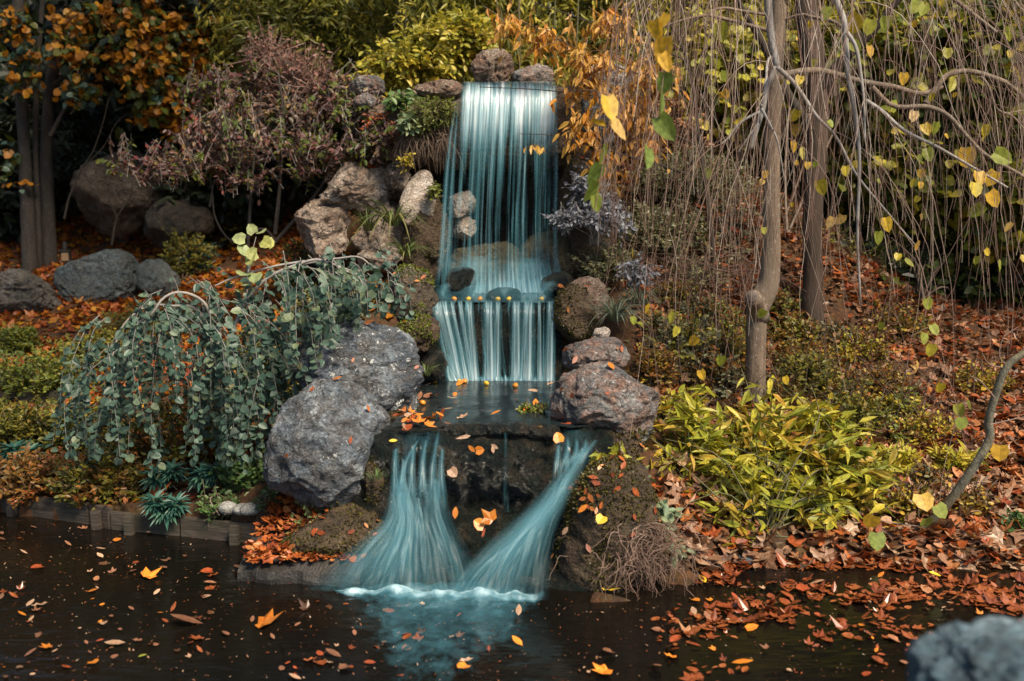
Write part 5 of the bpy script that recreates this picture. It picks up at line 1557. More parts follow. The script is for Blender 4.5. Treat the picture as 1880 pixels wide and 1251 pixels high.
each('branch', BL[:10], bark_pale, 7, root, caps=True, wob=.06)
each('branch', BL[10:], bark_grey, 7, root, wob=.08)

rg = np.random.default_rng(601)
top = P(1428, -60, TY)
TW = []


def addtwig(a, d, length, n, r0, curve, wig, lvl):
    p = np.array(a, float); pts = [p]; st = length / (n - 1)
    d = unit(d)
    for i in range(n - 1):
        d = unit(d + np.array([0, 0, -curve]) + rg.normal(size=3) * wig)
        p = p + d * st
        if p[2] < H(p[0], p[1]) + .05: break
        pts.append(p)
    if len(pts) < 4: return
    pts = spline(pts, n)
    uu = proj(pts)
    if (uu[:, 0] < 1075 + .06 * np.maximum(0, 500 - uu[:, 1])).any(): return
    TW.append((pts, np.linspace(r0, max(r0 * .4, .0011), n)))
    if lvl > 0:
        for k in range(rg.integers(2, 5)):
            i = rg.integers(2, n - 1)
            dd_ = unit(pts[min(i + 1, n - 1)] - pts[i - 1])
            s = unit(np.cross(dd_, rdir(1, rg)[0]))
            addtwig(pts[i], dd_ + s * rg.uniform(.35, .8), length * rg.uniform(.25, .55), 8, r0 * .55, curve * .8, wig, lvl - 1)


for i in range(215):
    th = rg.uniform(0, 2 * pi)
    if rg.random() < .55: th = rg.uniform(pi, 2 * pi)          # more on the near side
    r = rg.uniform(.15, 1.0) ** .7 * 1.55
    a = top + np.array([cos(th) * r * 1.1, sin(th) * r, .28 - .22 * r + rg.normal() * .22])
    if cos(th) < 0: r *= .75
    a = top + np.array([cos(th) * r * 1.1, sin(th) * r, .28 - .22 * r + rg.normal() * .22])
    out = np.array([cos(th) * (.55 if cos(th) < 0 else 1), sin(th) * .8, .1])
    addtwig(a, out + rg.normal(size=3) * .25, rg.uniform(1.1, 2.5), 14, rg.uniform(.0016, .0032), rg.uniform(.22, .42), .09, 1)
for pts, rr in BL[1:]:                                          # twigs from the modelled branches
    for k in range(5):
        i = rg.integers(4, 25)
        d = unit(pts[min(25, i + 1)] - pts[i - 1])
        s = unit(np.cross(d, rdir(1, rg)[0]))
        addtwig(pts[i], d * .7 + s * .8, rg.uniform(.6, 1.7), 12, rg.uniform(.0016, .0028), rg.uniform(.2, .4), .09, 1)
m_tw = twig_mat('twig_weeping', [(0, (.085, .045, .032)), (.4, (.16, .092, .068)), (.75, (.24, .17, .13)), (1, (.40, .33, .27))])
part('twig', tubes('twig', TW, m_tw, 5), root)['kind'] = 'stuff'

allp = np.concatenate([p for p, r in TW if len(p) > 4])
allp = allp[(allp[:, 1] > 4.6)]
apx = proj(allp)
Lf = [(1505, 345, 34), (1553, 315, 24), (1530, 410, 26), (1548, 408, 30), (1613, 437, 28), (1625, 412, 30), (1682, 458, 26), (1660, 485, 20), (1700, 560, 28), (1710, 608, 26), (1697, 622, 24), (1712, 645, 30), (1730, 715, 26), (1758, 755, 30), (1775, 750, 24), (1405, 580, 24),
      (1780, 430, 20), (1795, 480, 22), (1833, 490, 26), (1690, 400, 16), (1775, 290, 44), (1797, 330, 34), (1790, 350, 34), (1815, 370, 40), (1822, 300, 44), (1830, 330, 36), (1808, 395, 40), (1480, 285, 30), (1470, 150, 24), (1465, 215, 30), (1460, 240, 28), (1455, 270, 26), (1560, 90, 30), (1580, 45, 44),
      (1600, 50, 34), (1627, 42, 30), (1520, 25, 30), (1690, 15, 34), (1700, 20, 26), (1750, 155, 32), (1660, 145, 26), (1680, 215, 26), (1695, 240, 28), (1720, 235, 26), (1700, 285, 30), (1690, 320, 22), (1640, 195, 26), (1595, 95, 26), (1320, 60, 40), (1315, 120, 26), (1325, 180, 28), (1330, 140, 24),
      (1160, 465, 22), (1188, 570, 24), (1238, 585, 26), (1245, 610, 22), (1160, 590, 20), (1170, 600, 18), (1325, 665, 26), (1285, 690, 24), (1280, 630, 26), (1440, 700, 20), (1300, 320, 22), (1675, 340, 22), (1740, 100, 26), (1850, 60, 30), (1620, 600, 18), (1810, 240, 26), (1860, 420, 24)]
pos = []
for u, v, s in Lf:
    i = np.argmin(((apx - np.array([u, v - s * .4])) ** 2).sum(1))
    q = allp[i]
    pos.append(P(u, v - s * .5, q[1] - .01))
pos = np.array(pos); n = len(pos)
V, Pl = leaves(pos, rg.normal(size=(n, 3)) * .3 - UP, np.array([.1, -1, .2]) + rg.normal(size=(n, 3)) * .4, np.array([s for *_, s in Lf]) * .92 * pos[:, 1] / FPX, 'round', rg.normal(size=n) * .6, .8)
k = rg.permutation(len(allp))[:80]
k = k[apx[k, 0] > 1400]
p2 = allp[k]; n2 = len(p2)
V2, Pl2 = leaves(p2, rg.normal(size=(n2, 3)) * .35 - UP, np.array([.1, -1, .3]) + rg.normal(size=(n2, 3)) * .4, rg.uniform(.035, .06, n2), 'round', rg.normal(size=n2) * .5, .85)
V, Pl, Mi = merge([(V, Pl, 0), (V2, Pl2, 0)])
part('foliage', mesh('foliage', V, Pl, [m_weepleaf], smooth=False), root)
# two leafy strands nearer the camera
m_blg = leaf_mat('leaf_weeping_green', [(0, (.10, .17, .04)), (1, (.26, .30, .05))], .4)
m_bly = leaf_mat('leaf_weeping_amber', [(0, (.55, .30, .03)), (.6, (.60, .38, .04)), (1, (.62, .42, .22))], .4)
ps, st = [], []
for line, lv in (([(1150, -120), (1125, 60), (1114, 200), (1108, 290), (1092, 385)], [(1114, 195, 46, 1), (1098, 235, 34, 1), (1117, 240, 46, 1), (1112, 282, 40, 0), (1103, 318, 40, 0), (1098, 348, 36, 0), (1090, 372, 34, 0)]),
                 ([(1260, -140), (1232, 10), (1220, 120), (1207, 230), (1192, 310)], [(1198, 52, 36, 1), (1221, 88, 50, 1), (1214, 112, 34, 1), (1221, 150, 42, 0), (1215, 190, 44, 0), (1207, 235, 50, 0), (1190, 290, 44, 0), (1225, 35, 24, 1)])):
    W = spline([P(u, v, 4.3) for u, v in line], 20)
    st.append((W, np.full(20, .0022)))
    for (u, v, s, g_) in lv:
        ps.append(leaves(P(u, v - s * .5, 4.29)[None], -UP + rg.normal(size=3) * .3, np.array([.2, -1, .1]) + rg.normal(size=3) * .5, s * 1.15 * 4.3 / FPX, 'round', rg.normal() * .6, .66) + (g_,))
V, Pl, Mi = merge(ps)
part('foliage', mesh('foliage', V, Pl, [m_blg, m_bly], Mi, smooth=False), root)
each('twig', st, m_tw, 4, root)

# ------------------------------------------------------------------ second trunk
tb = T(1492, 578)
root = thing('tree', 'straight dark brown trunk standing behind the leaning grey trunk', 'tree', tb)
tp_ = [(1490, 590), (1492, 520), (1491, 420), (1496, 300), (1500, 200), (1490, 100), (1478, 0), (1470, -150), (1465, -400)]
W = spline([P(u, v, tb[1]) for u, v in tp_], 50); W[0, 2] -= .1
part('trunk', tubes('trunk', [(W, np.interp(np.linspace(0, 1, 50), np.linspace(0, 1, 9), [23, 18, 17, 18, 20, 21, 20, 18, 14]) * tb[1] / FPX)], bark_mat('bark_brown', (.03, .02, .015), (.085, .056, .04), (.05, .037, .027)), 18, wob=.12), root)
L = [(spline([P(1495, 190, tb[1]), P(1540, 120, tb[1] - .1), P(1600, 60, tb[1] - .2), P(1680, -40, tb[1] - .3)], 16), np.linspace(.05, .02, 16)), (spline([P(1497, 240, tb[1]), P(1450, 180, tb[1]), P(1400, 80, tb[1] + .1), P(1340, -20, tb[1])], 16), np.linspace(.045, .02, 16))]
each('branch', L, bark_dark, 8, root, wob=.1)
rg = np.random.default_rng(620)
n = 900
c = np.stack([rg.uniform(4.6, 7.5, n), rg.uniform(5.6, 8.2, n), np.zeros(n)], 1)
c[:, 2] = 2.2 + .32 * c[:, 1] + rg.uniform(.0, 1.4, n)
c = c[noise3(c * .8 + 9) > -.25]; n = len(c)
V, Pl = leaves(c, rdir(n, rg) * np.array([1, 1, .4]) - UP * .3, UP + rg.normal(size=(n, 3)) * .4, rg.uniform(.16, .28, n), 'oval')
part('crown', mesh('crown', V, Pl, [m_olive], smooth=False), root)  # unseen leaves added on the sun side to shade the back slope

# ------------------------------------------------------------------ bent sapling
root = thing('sapling', 'bent bare grey sapling rising from the litter at the right edge', 'sapling', P(1655, 980, 5.45))
W = spline([P(1640, 985, 5.5), P(1680, 974, 5.45), P(1712, 955, 5.4), P(1745, 918, 5.35), P(1785, 862, 5.3), P(1816, 808, 5.3), P(1815, 775, 5.3), P(1826, 730, 5.28), P(1850, 672, 5.25), P(1895, 640, 5.25)], 50)
part('trunk', tubes('trunk', [(W, np.interp(np.linspace(0, 1, 50), [0, .25, .6, .8, 1], [9, 8.5, 8, 7.5, 6]) * 5.3 / FPX)], bark_sap, 10, wob=.08), root)
L = [(spline([P(*a, 5.25) for a in q], 10), np.linspace(.004, .0015, 10)) for q in ([(1850, 672), (1835, 655), (1842, 620), (1870, 600)], [(1848, 676), (1815, 668), (1800, 640)], [(1818, 780), (1860, 770), (1885, 765)], [(1700, 968), (1650, 962), (1610, 955)], [(1826, 730), (1800, 700), (1780, 690)])]
each('twig', L, m_tw, 5, root)
lf = [(1606, 945, 34, 1), (1608, 975, 38, 0), (1718, 925, 32, 0), (1702, 950, 28, 0), (1836, 815, 34, 1), (1690, 905, 40, 1), (1765, 765, 26, 0)]
ps = [leaves(P(u, v, 5.22)[None], -UP + rg.normal(size=3) * .4, np.array([0, -1, .3]) + rg.normal(size=3) * .2, s * 5.22 / FPX, 'round', .2) + (g_,) for u, v, s, g_ in lf]
V, Pl, Mi = merge(ps)
part('foliage', mesh('foliage', V, Pl, [m_blg, m_bly], Mi, smooth=False), root)

# ------------------------------------------------------------------ big yellow green shrub
b = T(1400, 985)
root = plant('bright_shrub', 'dense yellow green shrub with pointed leaves on the right bank', 'shrub', b,
      [(1400, 830, 5.75, 170, 95, .38), (1290, 800, 5.7, 80, 90, .3), (1500, 800, 5.8, 110, 80, .3), (1380, 900, 5.5, 130, 90, .25), (1260, 890, 5.5, 60, 60, .2), (1570, 840, 5.7, 70, 45, .2), (1500, 890, 5.5, 70, 60, .2), (1262, 722, 5.8, 34, 50, .15), (1590, 870, 5.6, 60, 40, .15), (1330, 955, 5.35, 70, 34, .12), (1420, 955, 5.35, 70, 36, .12), (1500, 930, 5.4, 60, 30, .12), (1510, 715, 6.0, 24, 36, .08), (1225, 830, 5.6, 40, 60, .15), (1480, 740, 5.9, 40, 40, .12), (1400, 760, 5.9, 90, 40, .25)],
      340, 9, 'lance', (.075, .14), m_nandina, 640, mats2=[m_nandina, m_nandina, m_gold], twl=.34, droop=.22, up=.6, leafdroop=.1, stems=46, sr=(.006, .003), stem_mat=stem_green, wid=1.15, spread=.8, nup=.8, inner=.45)
# plant and dry roots over the mossy bank
plant('rosette_plant', 'sage green broad leaved plant above the root tangle', 'plant', P(1180, 950, 5.0), [(1165, 925, 4.95, 40, 30, .12), (1215, 940, 5.0, 40, 34, .12), (1160, 870, 5.05, 26, 20, .1), (1230, 990, 5.0, 34, 24, .1)], 60, 6, 'oval', (.045, .085), m_sage, 650, twl=.12, stems=8, stem_mat=stem_green)
rg = np.random.default_rng(651)
L = []
for i in range(520):
    u = rg.normal(1180, 38); v = rg.uniform(960, 1050)
    a = P(u, v, 4.80 + rg.uniform(-.05, .14))
    ln = rg.uniform(.08, .27)
    q = hang(a, rg, ln, (rg.normal() * .9, -.3 + rg.normal() * .3), 9, .14, .28)
    q[:, 2] = np.maximum(q[:, 2], .01)
    L.append((q, np.linspace(.0019, .0007, 9)))
tag(obj('root_tangle', tubes('root_tangle', L, twig_mat('dry_root', [(0, (.09, .052, .036)), (.6, (.17, .105, .078)), (1, (.29, .20, .155))]), 4)), 'tangle of dry brown roots hanging from the bank into the pond', 'root tangle')
# yellow green sprig hanging at the right end of the lip
plant('sprig', 'yellow green sprig hanging at the right end of the lower lip', 'plant', P(1140, 830, 5.25), [(1120, 830, 5.2, 34, 18, .08), (1150, 850, 5.2, 26, 16, .08)], 14, 5, 'lance', (.06, .09), m_nandina, 660, twl=.14, stems=4, wid=1.6, leafdroop=.6)
plant('pond_weed', 'pale green weed clump at the right side of the middle pool', 'plant', P(980, 752, 5.75), [(975, 748, 5.75, 30, 8, .1)], 60, 6, 'small', (.015, .03), m_moss, 661, twl=.05, stems=0)
# ------------------------------------------------------------------ fallen leaves
def litter(name, label, n, box, keep, size, mats, seed, kinds=('maple', 'oval', 'round'), lift=.012, zf=None, cat='fallen leaves', tilt=.35, hump=None):
    rng = np.random.default_rng(seed)
    x, y = rng.uniform(box[0], box[1], n), rng.uniform(box[2], box[3], n)
    z = H(x, y) if zf is None else zf(x, y)
    C = np.stack([x, y, z], 1)
    C = C[keep(C, rng)]
    n = len(C)
    C[:, 2] += rng.uniform(.004, lift, n)
    which = rng.integers(0, len(kinds), n)
    ps = []
    for j, kd in enumerate(kinds):
        c = C[which == j]; m = len(c)
        az = rng.uniform(0, 2 * pi, m)
        nr = UP + rng.normal(size=(m, 3)) * tilt
        d = np.stack([np.cos(az), np.sin(az), rng.normal(size=m) * tilt * .5], 1)
        wh = rng.integers(0, len(mats), m)
        for q in range(len(mats)):
            s = wh == q
            if s.any(): ps.append(leaves(c[s], d[s], nr[s], rng.uniform(size[0], size[1], s.sum()) * (1.25 if kd == 'maple' else .9), kd, rng.normal(size=s.sum()) * .55 + .25) + (q,))
    V, Pl, Mi = merge(ps)
    return tag(obj(name, mesh(name, V, Pl, mats, Mi, smooth=False)), label, cat, kind='stuff')


def shore(x):
    return np.interp(x, _sh[:, 0], _sh[:, 1])


litter('fallen_leaves', 'red orange carpet of fallen leaves on the left slope', 34000, (-8, -.9, 5.8, 15), lambda C, r: (r.random(len(C)) < .85 + 1.0 * noise3(C * 1.9 + 4)) & (C[:, 1] > shore(C[:, 0]) + .1) & (r.random(len(C)) < np.where(C[:, 1] > 7.6, 1, .35)), (.05, .095), [m_lit_l, m_lit_l, m_orange], 701)
litter('fallen_leaves', 'brown and tan carpet of fallen leaves on the right bank', 52000, (.75, 7, 5.0, 12), lambda C, r: (r.random(len(C)) < .75 + 1.0 * noise3(C * 2.3 + 4)) & (C[:, 1] > shore(C[:, 0]) - .05) & (C[:, 0] > .9 - .2 * (C[:, 1] < 5.4)), (.045, .085), [m_lit_r, m_lit_r, m_lit_l], 702, lift=.05, tilt=.5)
litter('fallen_leaves', 'sodden red brown leaves lying in the shallows of the right shore', 24000, (.6, 5, 3.3, 5.35), lambda C, r: (r.random(len(C)) < .42 + 1.6 * noise3(C * np.array([2.2, 3.5, 1]) + 9)) & (C[:, 1] < shore(C[:, 0]) + .1) & (r.random(len(C)) < np.clip(1.1 - (shore(C[:, 0]) - C[:, 1]) * 1.0, .05, 1) * sstep(.5, 1.3, C[:, 0])), (.014, .066), [m_lit_w], 703, zf=lambda x, y: 0 * x, lift=.008, tilt=.10)
litter('fallen_leaves', 'large pale curled leaves lying along the right water edge', 1500, (.8, 6, 4.9, 6.6), lambda C, r: (C[:, 1] > shore(C[:, 0]) - .08) & (r.random(len(C)) < 1.15 - (C[:, 1] - shore(C[:, 0])) * .8), (.06, .10), [leaf_mat('litter_pale', [(0, (.20, .11, .06)), (.5, (.34, .21, .13)), (.9, (.44, .31, .21)), (1, (.55, .33, .04))], .2)], 706, lift=.05, tilt=.6, kinds=('oval', 'maple'))
litter('fallen_leaves', 'drifts of dark sodden leaves on the left half of the pond', 2600, (-4, -.4, 3.6, 6.2), lambda C, r: (C[:, 1] < shore(C[:, 0]) - .03) & (r.random(len(C)) < -.12 + 1.4 * noise3(C * np.array([1.8, 3.2, 1]) + 2)), (.02, .055), [m_lit_w, leaf_mat('litter_sodden', [(0, (.04, .02, .012)), (.6, (.10, .045, .022)), (1, (.18, .11, .07))], .05, rough=.3)], 707, zf=lambda x, y: 0 * x, lift=.007, tilt=.12)
litter('leaf_specks', 'tiny leaf scraps floating all over the pond', 4500, (-4, 4, 3.2, 6.2), lambda C, r: (C[:, 1] < shore(C[:, 0]) - .02), (.006, .018), [m_speck, m_lit_w], 704, zf=lambda x, y: 0 * x, lift=.006, kinds=('oval', 'lance'), tilt=.08, cat='leaf scraps')
litter('fallen_leaves', 'wet orange leaves caught on the bank left of the lower fall', 1500, (-1.5, -.6, 4.85, 5.7), lambda C, r: (C[:, 1] > 4.93) & (C[:, 0] < -.74) & (C[:, 0] > -1.37) & (H(C[:, 0], C[:, 1]) < .5), (.03, .06), [m_lit_l], 705, zf=lambda x, y: np.maximum(H(x, y), .085 + .17 * (y - 5.0)) + .035)


def surface_points(o, n, rng, cond):
    me = o.data
    m = o.matrix_basis
    from mathutils import Matrix
    co = np.empty(len(me.vertices) * 3, np.float32); me.vertices.foreach_get('co', co); co = co.reshape(-1, 3)
    no = np.empty(len(me.vertices) * 3, np.float32); me.vertices.foreach_get('normal', no); no = no.reshape(-1, 3)
    Rm = np.array(o.rotation_euler.to_matrix())
    cw = co @ Rm.T + np.array(o.location); nw = no @ Rm.T
    ok = np.where(cond(cw, nw))[0]
    k = ok[rng.integers(0, len(ok), n)]
    return co[k], no[k], nw[k]


def dress(o, n_moss, n_leaf, seed, mat=None, up=-.1, low=None):
    """tufts of moss and fallen leaves lying on a rock, as parts of it"""
    rng = np.random.default_rng(seed)
    if n_moss:
        nz = lambda c, nw: (noise3(c * 5 + seed) + .5 * nw[:, 2] > up) & (nw[:, 1] < .4)
        if low is not None:
            z0 = min(v_.co.z for v_ in o.data.vertices)
            nz = lambda c, nw: (c[:, 2] < o.location.z + z0 * low + .06 * noise3(c * 6)) & (nw[:, 1] < .4)
        c, no, nw = surface_points(o, n_moss, rng, nz)
        d = no + rng.normal(size=(n_moss, 3)) * .7
        V, Pl = leaves(c - no * .004, d, rng.normal(size=(n_moss, 3)), rng.uniform(.010, .024, n_moss), 'small', .2)
        obj('moss', mesh('moss', V, Pl, [mat or m_moss], smooth=False), o)['kind'] = 'stuff'
    if n_leaf:
        c, no, nw = surface_points(o, n_leaf, rng, lambda c, nw: (nw[:, 2] > .3) & (nw[:, 1] < .3))
        d = np.cross(no, rng.normal(size=(n_leaf, 3)))
        V, Pl = leaves(c + no * .008, d, no + rng.normal(size=(n_leaf, 3)) * .3, rng.uniform(.03, .06, n_leaf), 'oval', .4)
        obj('fallen_leaves', mesh('fallen_leaves', V, Pl, [m_lit_l], smooth=False), o)['kind'] = 'stuff'


m_mossd = leaf_mat('leaf_moss_dark', [(0, (.03, .03, .007)), (.5, (.07, .062, .012)), (1, (.13, .10, .018))], .2, nmix=.4, nscale=5)
for key, a, b_, mt in [('mossy brown bank rock right of the lower fall under the root tangle', 5200, 46, m_mossd), ('mossy brown bank under the upright boulder left of the lower fall', 4200, 40, m_mossd), ('moss green rock wedge between the boulders and the middle pool', 1200, 6, m_mossd),
                       ('mossy ledge rock under the reddish boulder right of the middle pool', 1400, 8, m_mossd), ('grey brown boulder capped with golden moss left of the second ledge', 1800, 6, m_moss), ('moss covered rock below the gold capped boulder', 1500, 4, m_moss), ('mossy brown rock under the pale weathered rock right of the second ledge', 1500, 10, m_mossd),
                       ('mossy brown pillar of rock at the left edge of the upper fall', 1500, 0, m_mossd), ('mossy brown pillar of rock at the right edge of the upper fall', 1500, 3, m_mossd), ('dark mossy strip of rock beside the upright boulder at the left run', 1800, 4, m_mossd), ('thick brown capstone of the upper fall with water sliding over its lip', 900, 0, m_mossd)]:
    dress(ROCKS[key], a, b_, hash(key) % 999 if False else len(key) * 7, mt, .15 if mt is m_moss else -.05)


for key, n_, lw in [('large upright grey boulder in front of its twin on the left of the lower fall', 900, .72), ('long grey boulder with folded top behind the upright boulder left of the middle pool', 900, .45), ('big grey boulder with a reddish patch on the right of the middle pool', 1300, .42), ('flat grey boulder behind the reddish boulder beside the middle step', 350, .4)]:
    dress(ROCKS[key], n_, 5, n_ + 3, m_mossd, low=lw)
# single leaves: shared meshes
def leaf_mesh(name, kind, mat, curl, detail_seed):
    V, Pl = leaves(np.zeros((1, 3)), np.array([[0, 1, 0]]), np.array([[0, 0, 1.0]]), 1.0, kind, curl)
    V[:, 1] -= .5
    return mesh(name, V, Pl, [mat], smooth=False)


def one_mat(name, c, c2, rough=.4):
    t = NT(name)
    n1 = t.noise(t.tc(), 5, 4, .6)
    col = t.ramp(n1, [(.35, c), (.65, c2)])
    oi = t.n('ShaderNodeObjectInfo')
    col = t.mix(1.0, col, t.ramp(oi.outputs['Random'], [(0, .65), (1, 1.25)]), 'MULTIPLY')
    return t.done(t.bsdf(col, rough, .4))


LM = {'yellow': one_mat('leaf_single_yellow', (.55, .33, .02), (.62, .42, .03)), 'orange': one_mat('leaf_single_orange', (.45, .12, .015), (.55, .20, .02)),
      'red': one_mat('leaf_single_red', (.20, .035, .012), (.32, .07, .02)), 'tan': one_mat('leaf_single_tan', (.32, .17, .09), (.45, .30, .20)), 'brown': one_mat('leaf_single_brown', (.13, .055, .03), (.24, .11, .06)), 'green': one_mat('leaf_single_green', (.16, .19, .03), (.28, .28, .04))}
LMESH = {}


def one_leaf(name, label, p, size, kind, colr, rng, group=None, tilt=.12, curl=.3, az=None, cat='leaf', nrm=None):
    key = (kind, colr, round(curl, 1))
    if key not in LMESH: LMESH[key] = leaf_mesh(name, kind, LM[colr], curl, 0)
    o = obj(name, LMESH[key], None, p)
    o.scale = (size, size, size)
    if nrm is not None:
        o.rotation_mode = 'QUATERNION'
        q = Vector(nrm).to_track_quat('Z', 'Y')
        from mathutils import Quaternion
        o.rotation_quaternion = q @ Quaternion((0, 0, 1), rng.uniform(0, 6.28) if az is None else az)
    else:
        o.rotation_euler = (rng.normal() * tilt, rng.normal() * tilt, rng.uniform(0, 6.28) if az is None else az)
    return tag(o, label, cat, group)


rg = np.random.default_rng(720)
SPEC = [  # u, v, px size, kind, colour, label
    (1028, 1066, 44, 'maple', 'yellow', 'bright yellow maple leaf at the water edge right of the fall foam'), (1124, 1084, 40, 'maple', 'yellow', 'yellow maple leaf stuck below the root tangle'),
    (500, 1142, 66, 'maple', 'orange', 'orange lobed maple leaf floating left of the foam'), (342, 1145, 74, 'oval', 'brown', 'long curled brown leaf floating left of the orange maple leaf'),
    (280, 1056, 44, 'maple', 'orange', 'orange yellow leaf floating near the timber edging'), (56, 1110, 30, 'oval', 'tan', 'pale tan leaf at the far left of the pond, left of its pair'), (72, 1114, 34, 'maple', 'tan', 'pale orange leaf at the far left of the pond, right of its pair'),
    (212, 1184, 44, 'oval', 'tan', 'pale curled tan leaf floating in the lower left of the pond'), (850, 1226, 32, 'round', 'orange', 'round orange leaf drifting below the foam'), (1100, 1236, 52, 'maple', 'orange', 'large orange leaf at the bottom edge of the picture'),
    (1362, 1220, 50, 'oval', 'orange', 'long orange leaf floating at the lower right'), (1330, 1116, 56, 'oval', 'red', 'long red leaf on the open water right of the roots'), (172, 1218, 26, 'round', 'orange', 'small round orange leaf in the bottom left corner'),
    (184, 1058 - 36, 24, 'oval', 'tan', 'small tan leaf floating below the timber boards'), (950, 1180, 36, 'oval', 'orange', 'slim orange leaf on the rippled water right of the foam'), (612, 1203, 42, 'oval', 'brown', 'brown leaf sunk in the dark water below the foam'),
    (1240, 1175, 40, 'oval', 'red', 'reddish leaf floating below the root tangle'), (1290, 1035 + 30, 34, 'oval', 'yellow', 'yellow leaf floating beside the roots'), (1716, 1056, 34, 'oval', 'yellow', 'yellow leaf at the right shoreline'), (1500, 1072, 34, 'oval', 'tan', 'pale narrow leaf on the red shallows'),
    (262, 1205, 22, 'oval', 'green', 'small green leaf floating in the lower left'), (170, 1130 - 44, 22, 'oval', 'orange', 'small orange leaf floating left of the centre of the pond'), (245, 1050, 26, 'oval', 'brown', 'brown leaf floating beside the orange yellow one'), (1780, 1008, 26, 'round', 'yellow', 'yellow round leaf lying on the right bank litter')]
for u, v, s, kd, cl, lab in SPEC:
    p = G(u, v, .012) if u != 1780 else T(u, v) + np.array([0, 0, .05])
    one_leaf('fallen_leaf', lab, p, s * p[1] / FPX * .85, kd, cl, rg, curl=.5 if cl in ('orange', 'brown', 'tan') else .3)
# leaves on the slab, the wet face and the stones
for u, v, Y, s, kd, cl, lab, nr in [
        (481, 1012, 5.16, 40, 'maple', 'yellow', 'large yellow maple leaf on the concrete slab', (0, -.5, .8)), (490, 1036, 5.05, 34, 'maple', 'yellow', 'second yellow maple leaf lower on the concrete slab', (0, -.4, .9)), (480, 1026, 5.09, 34, 'maple', 'orange', 'orange maple leaf between the yellow ones on the slab', (0, -.4, .9)), (607, 1022, 5.05, 38, 'oval', 'yellow', 'narrow yellow leaf on the slab beside the falling water', (0, -.3, .9)), (540, 997, 5.22, 26, 'maple', 'orange', 'small orange maple leaf on the mossy bank above the slab', (0, -.5, .8)), (625, 1026, 5.0, 26, 'maple', 'red', 'red leaf on the slab next to the narrow yellow leaf', (0, -.4, .9)),
        (850, 803, 5.10, 34, 'lance', 'tan', 'thin tan leaf stuck near the left of the wet lip', (0, -1, .3)), (866, 824, 5.09, 20, 'oval', 'orange', 'small orange oval leaf pasted on the wet face, leftmost', (0, -1, .2)), (881, 827, 5.09, 20, 'round', 'orange', 'small round orange leaf pasted on the wet face', (0, -1, .2)), (908, 820, 5.09, 18, 'oval', 'tan', 'pale oval leaf pasted on the wet face, rightmost', (0, -1, .2)), (905, 826, 5.085, 16, 'oval', 'tan', 'smaller pale leaf pasted under the rightmost one', (0, -1, .2)), (832, 868, 5.08, 24, 'round', 'tan', 'tan leaf caught at the edge of the left run', (0, -1, .3)),
        (836, 942, 4.98, 26, 'oval', 'orange', 'orange leaf left of the bright pair in the hollow', (0, -1, .5)), (880, 962, 5.0, 28, 'round', 'orange', 'round amber leaf in the hollow between the two runs', (0, -1, .5)), (894, 946, 5.0, 36, 'maple', 'orange', 'crumpled orange leaf above the amber one in the hollow', (0, -1, .5)), (888, 978, 4.97, 22, 'lance', 'red', 'thin red leaf under the amber one in the hollow', (0, -1, .5)),
        (1103, 955, 4.68, 26, 'round', 'yellow', 'yellow round leaf on the right mossy bank', (0, -.7, .7)), (1070, 935, 4.75, 26, 'oval', 'orange', 'orange leaf at the edge of the right mossy bank', (-.2, -.7, .7)), (1038, 975, 4.70, 22, 'oval', 'tan', 'pale peach leaf low on the left edge of the right mossy bank', (-.3, -.9, .3)), (1105, 860, 4.95, 18, 'round', 'orange', 'small orange leaf high on the right mossy bank', (0, -.7, .7)),
        (990, 785, 5.25, 26, 'oval', 'yellow', 'yellow leaf lying on the lower lip', (0, -.1, 1)), (1025, 804, 5.18, 24, 'round', 'orange', 'orange leaf hanging on the lip at the right run', (0, -.8, .5)), (1122, 673, 5.55, 24, 'oval', 'orange', 'orange leaf on top of the reddish boulder', (0, -.4, .9)), (722, 810, 5.2, 18, 'oval', 'yellow', 'small yellow leaf at the top of the left run', (0, -.6, .8))]:
    one_leaf('fallen_leaf', lab, P(u, v, Y + (.05 if 5.04 < Y < 5.12 and u > 820 and v < 900 else 0)), s * Y / FPX * .9, kd, cl, rg, curl=.3, nrm=nr)
# unremarkable floating leaves
kinds = ['oval', 'maple', 'oval', 'round']
for region, n_, cols, lab, grp in [((0, 420, 965, 1250), 62, ['brown', 'red', 'tan', 'brown', 'orange'], 'one of the small fallen leaves scattered on the dark left half of the pond', 'leaves on the left half of the pond'),
                                  ((420, 1180, 1090, 1250), 34, ['brown', 'red', 'tan'], 'one of the small fallen leaves drifting on the pond below the lower fall', 'leaves on the pond below the fall'),
                                  ((1180, 1800, 1050, 1250), 70, ['red', 'red', 'brown', 'orange', 'tan'], 'one of the red brown leaves floating on the right half of the pond', 'leaves on the right half of the pond')]:
    c_ = 0
    while c_ < n_:
        u, v = rg.uniform(region[0], region[1]), rg.uniform(region[2], region[3])
        p = G(u, v, .010)
        if p[1] > shore(p[0]) - .05: continue
        one_leaf('floating_leaf', lab, p, rg.choice([8, 10, 12, 15, 18, 25]) * p[1] / FPX, kinds[rg.integers(4)], cols[rg.integers(len(cols))], rg, grp, curl=round(float(rg.choice([.2, .5, .7])), 1), tilt=.12)
            
        c_ += 1
c_ = 0
for k in range(60):
    u, v = rg.uniform(700, 1050), rg.uniform(702, 792)
    if u > 790 and u < 1000 and rg.random() < .5: continue
    p = G(u, v, ZM + .012)
    one_leaf('floating_leaf', 'one of the orange brown leaves floating on the middle pool', p, rg.uniform(14, 26) * p[1] / FPX, kinds[rg.integers(4)], ['red', 'orange', 'brown', 'tan'][rg.integers(4)], rg, 'leaves on the middle pool', curl=.5)
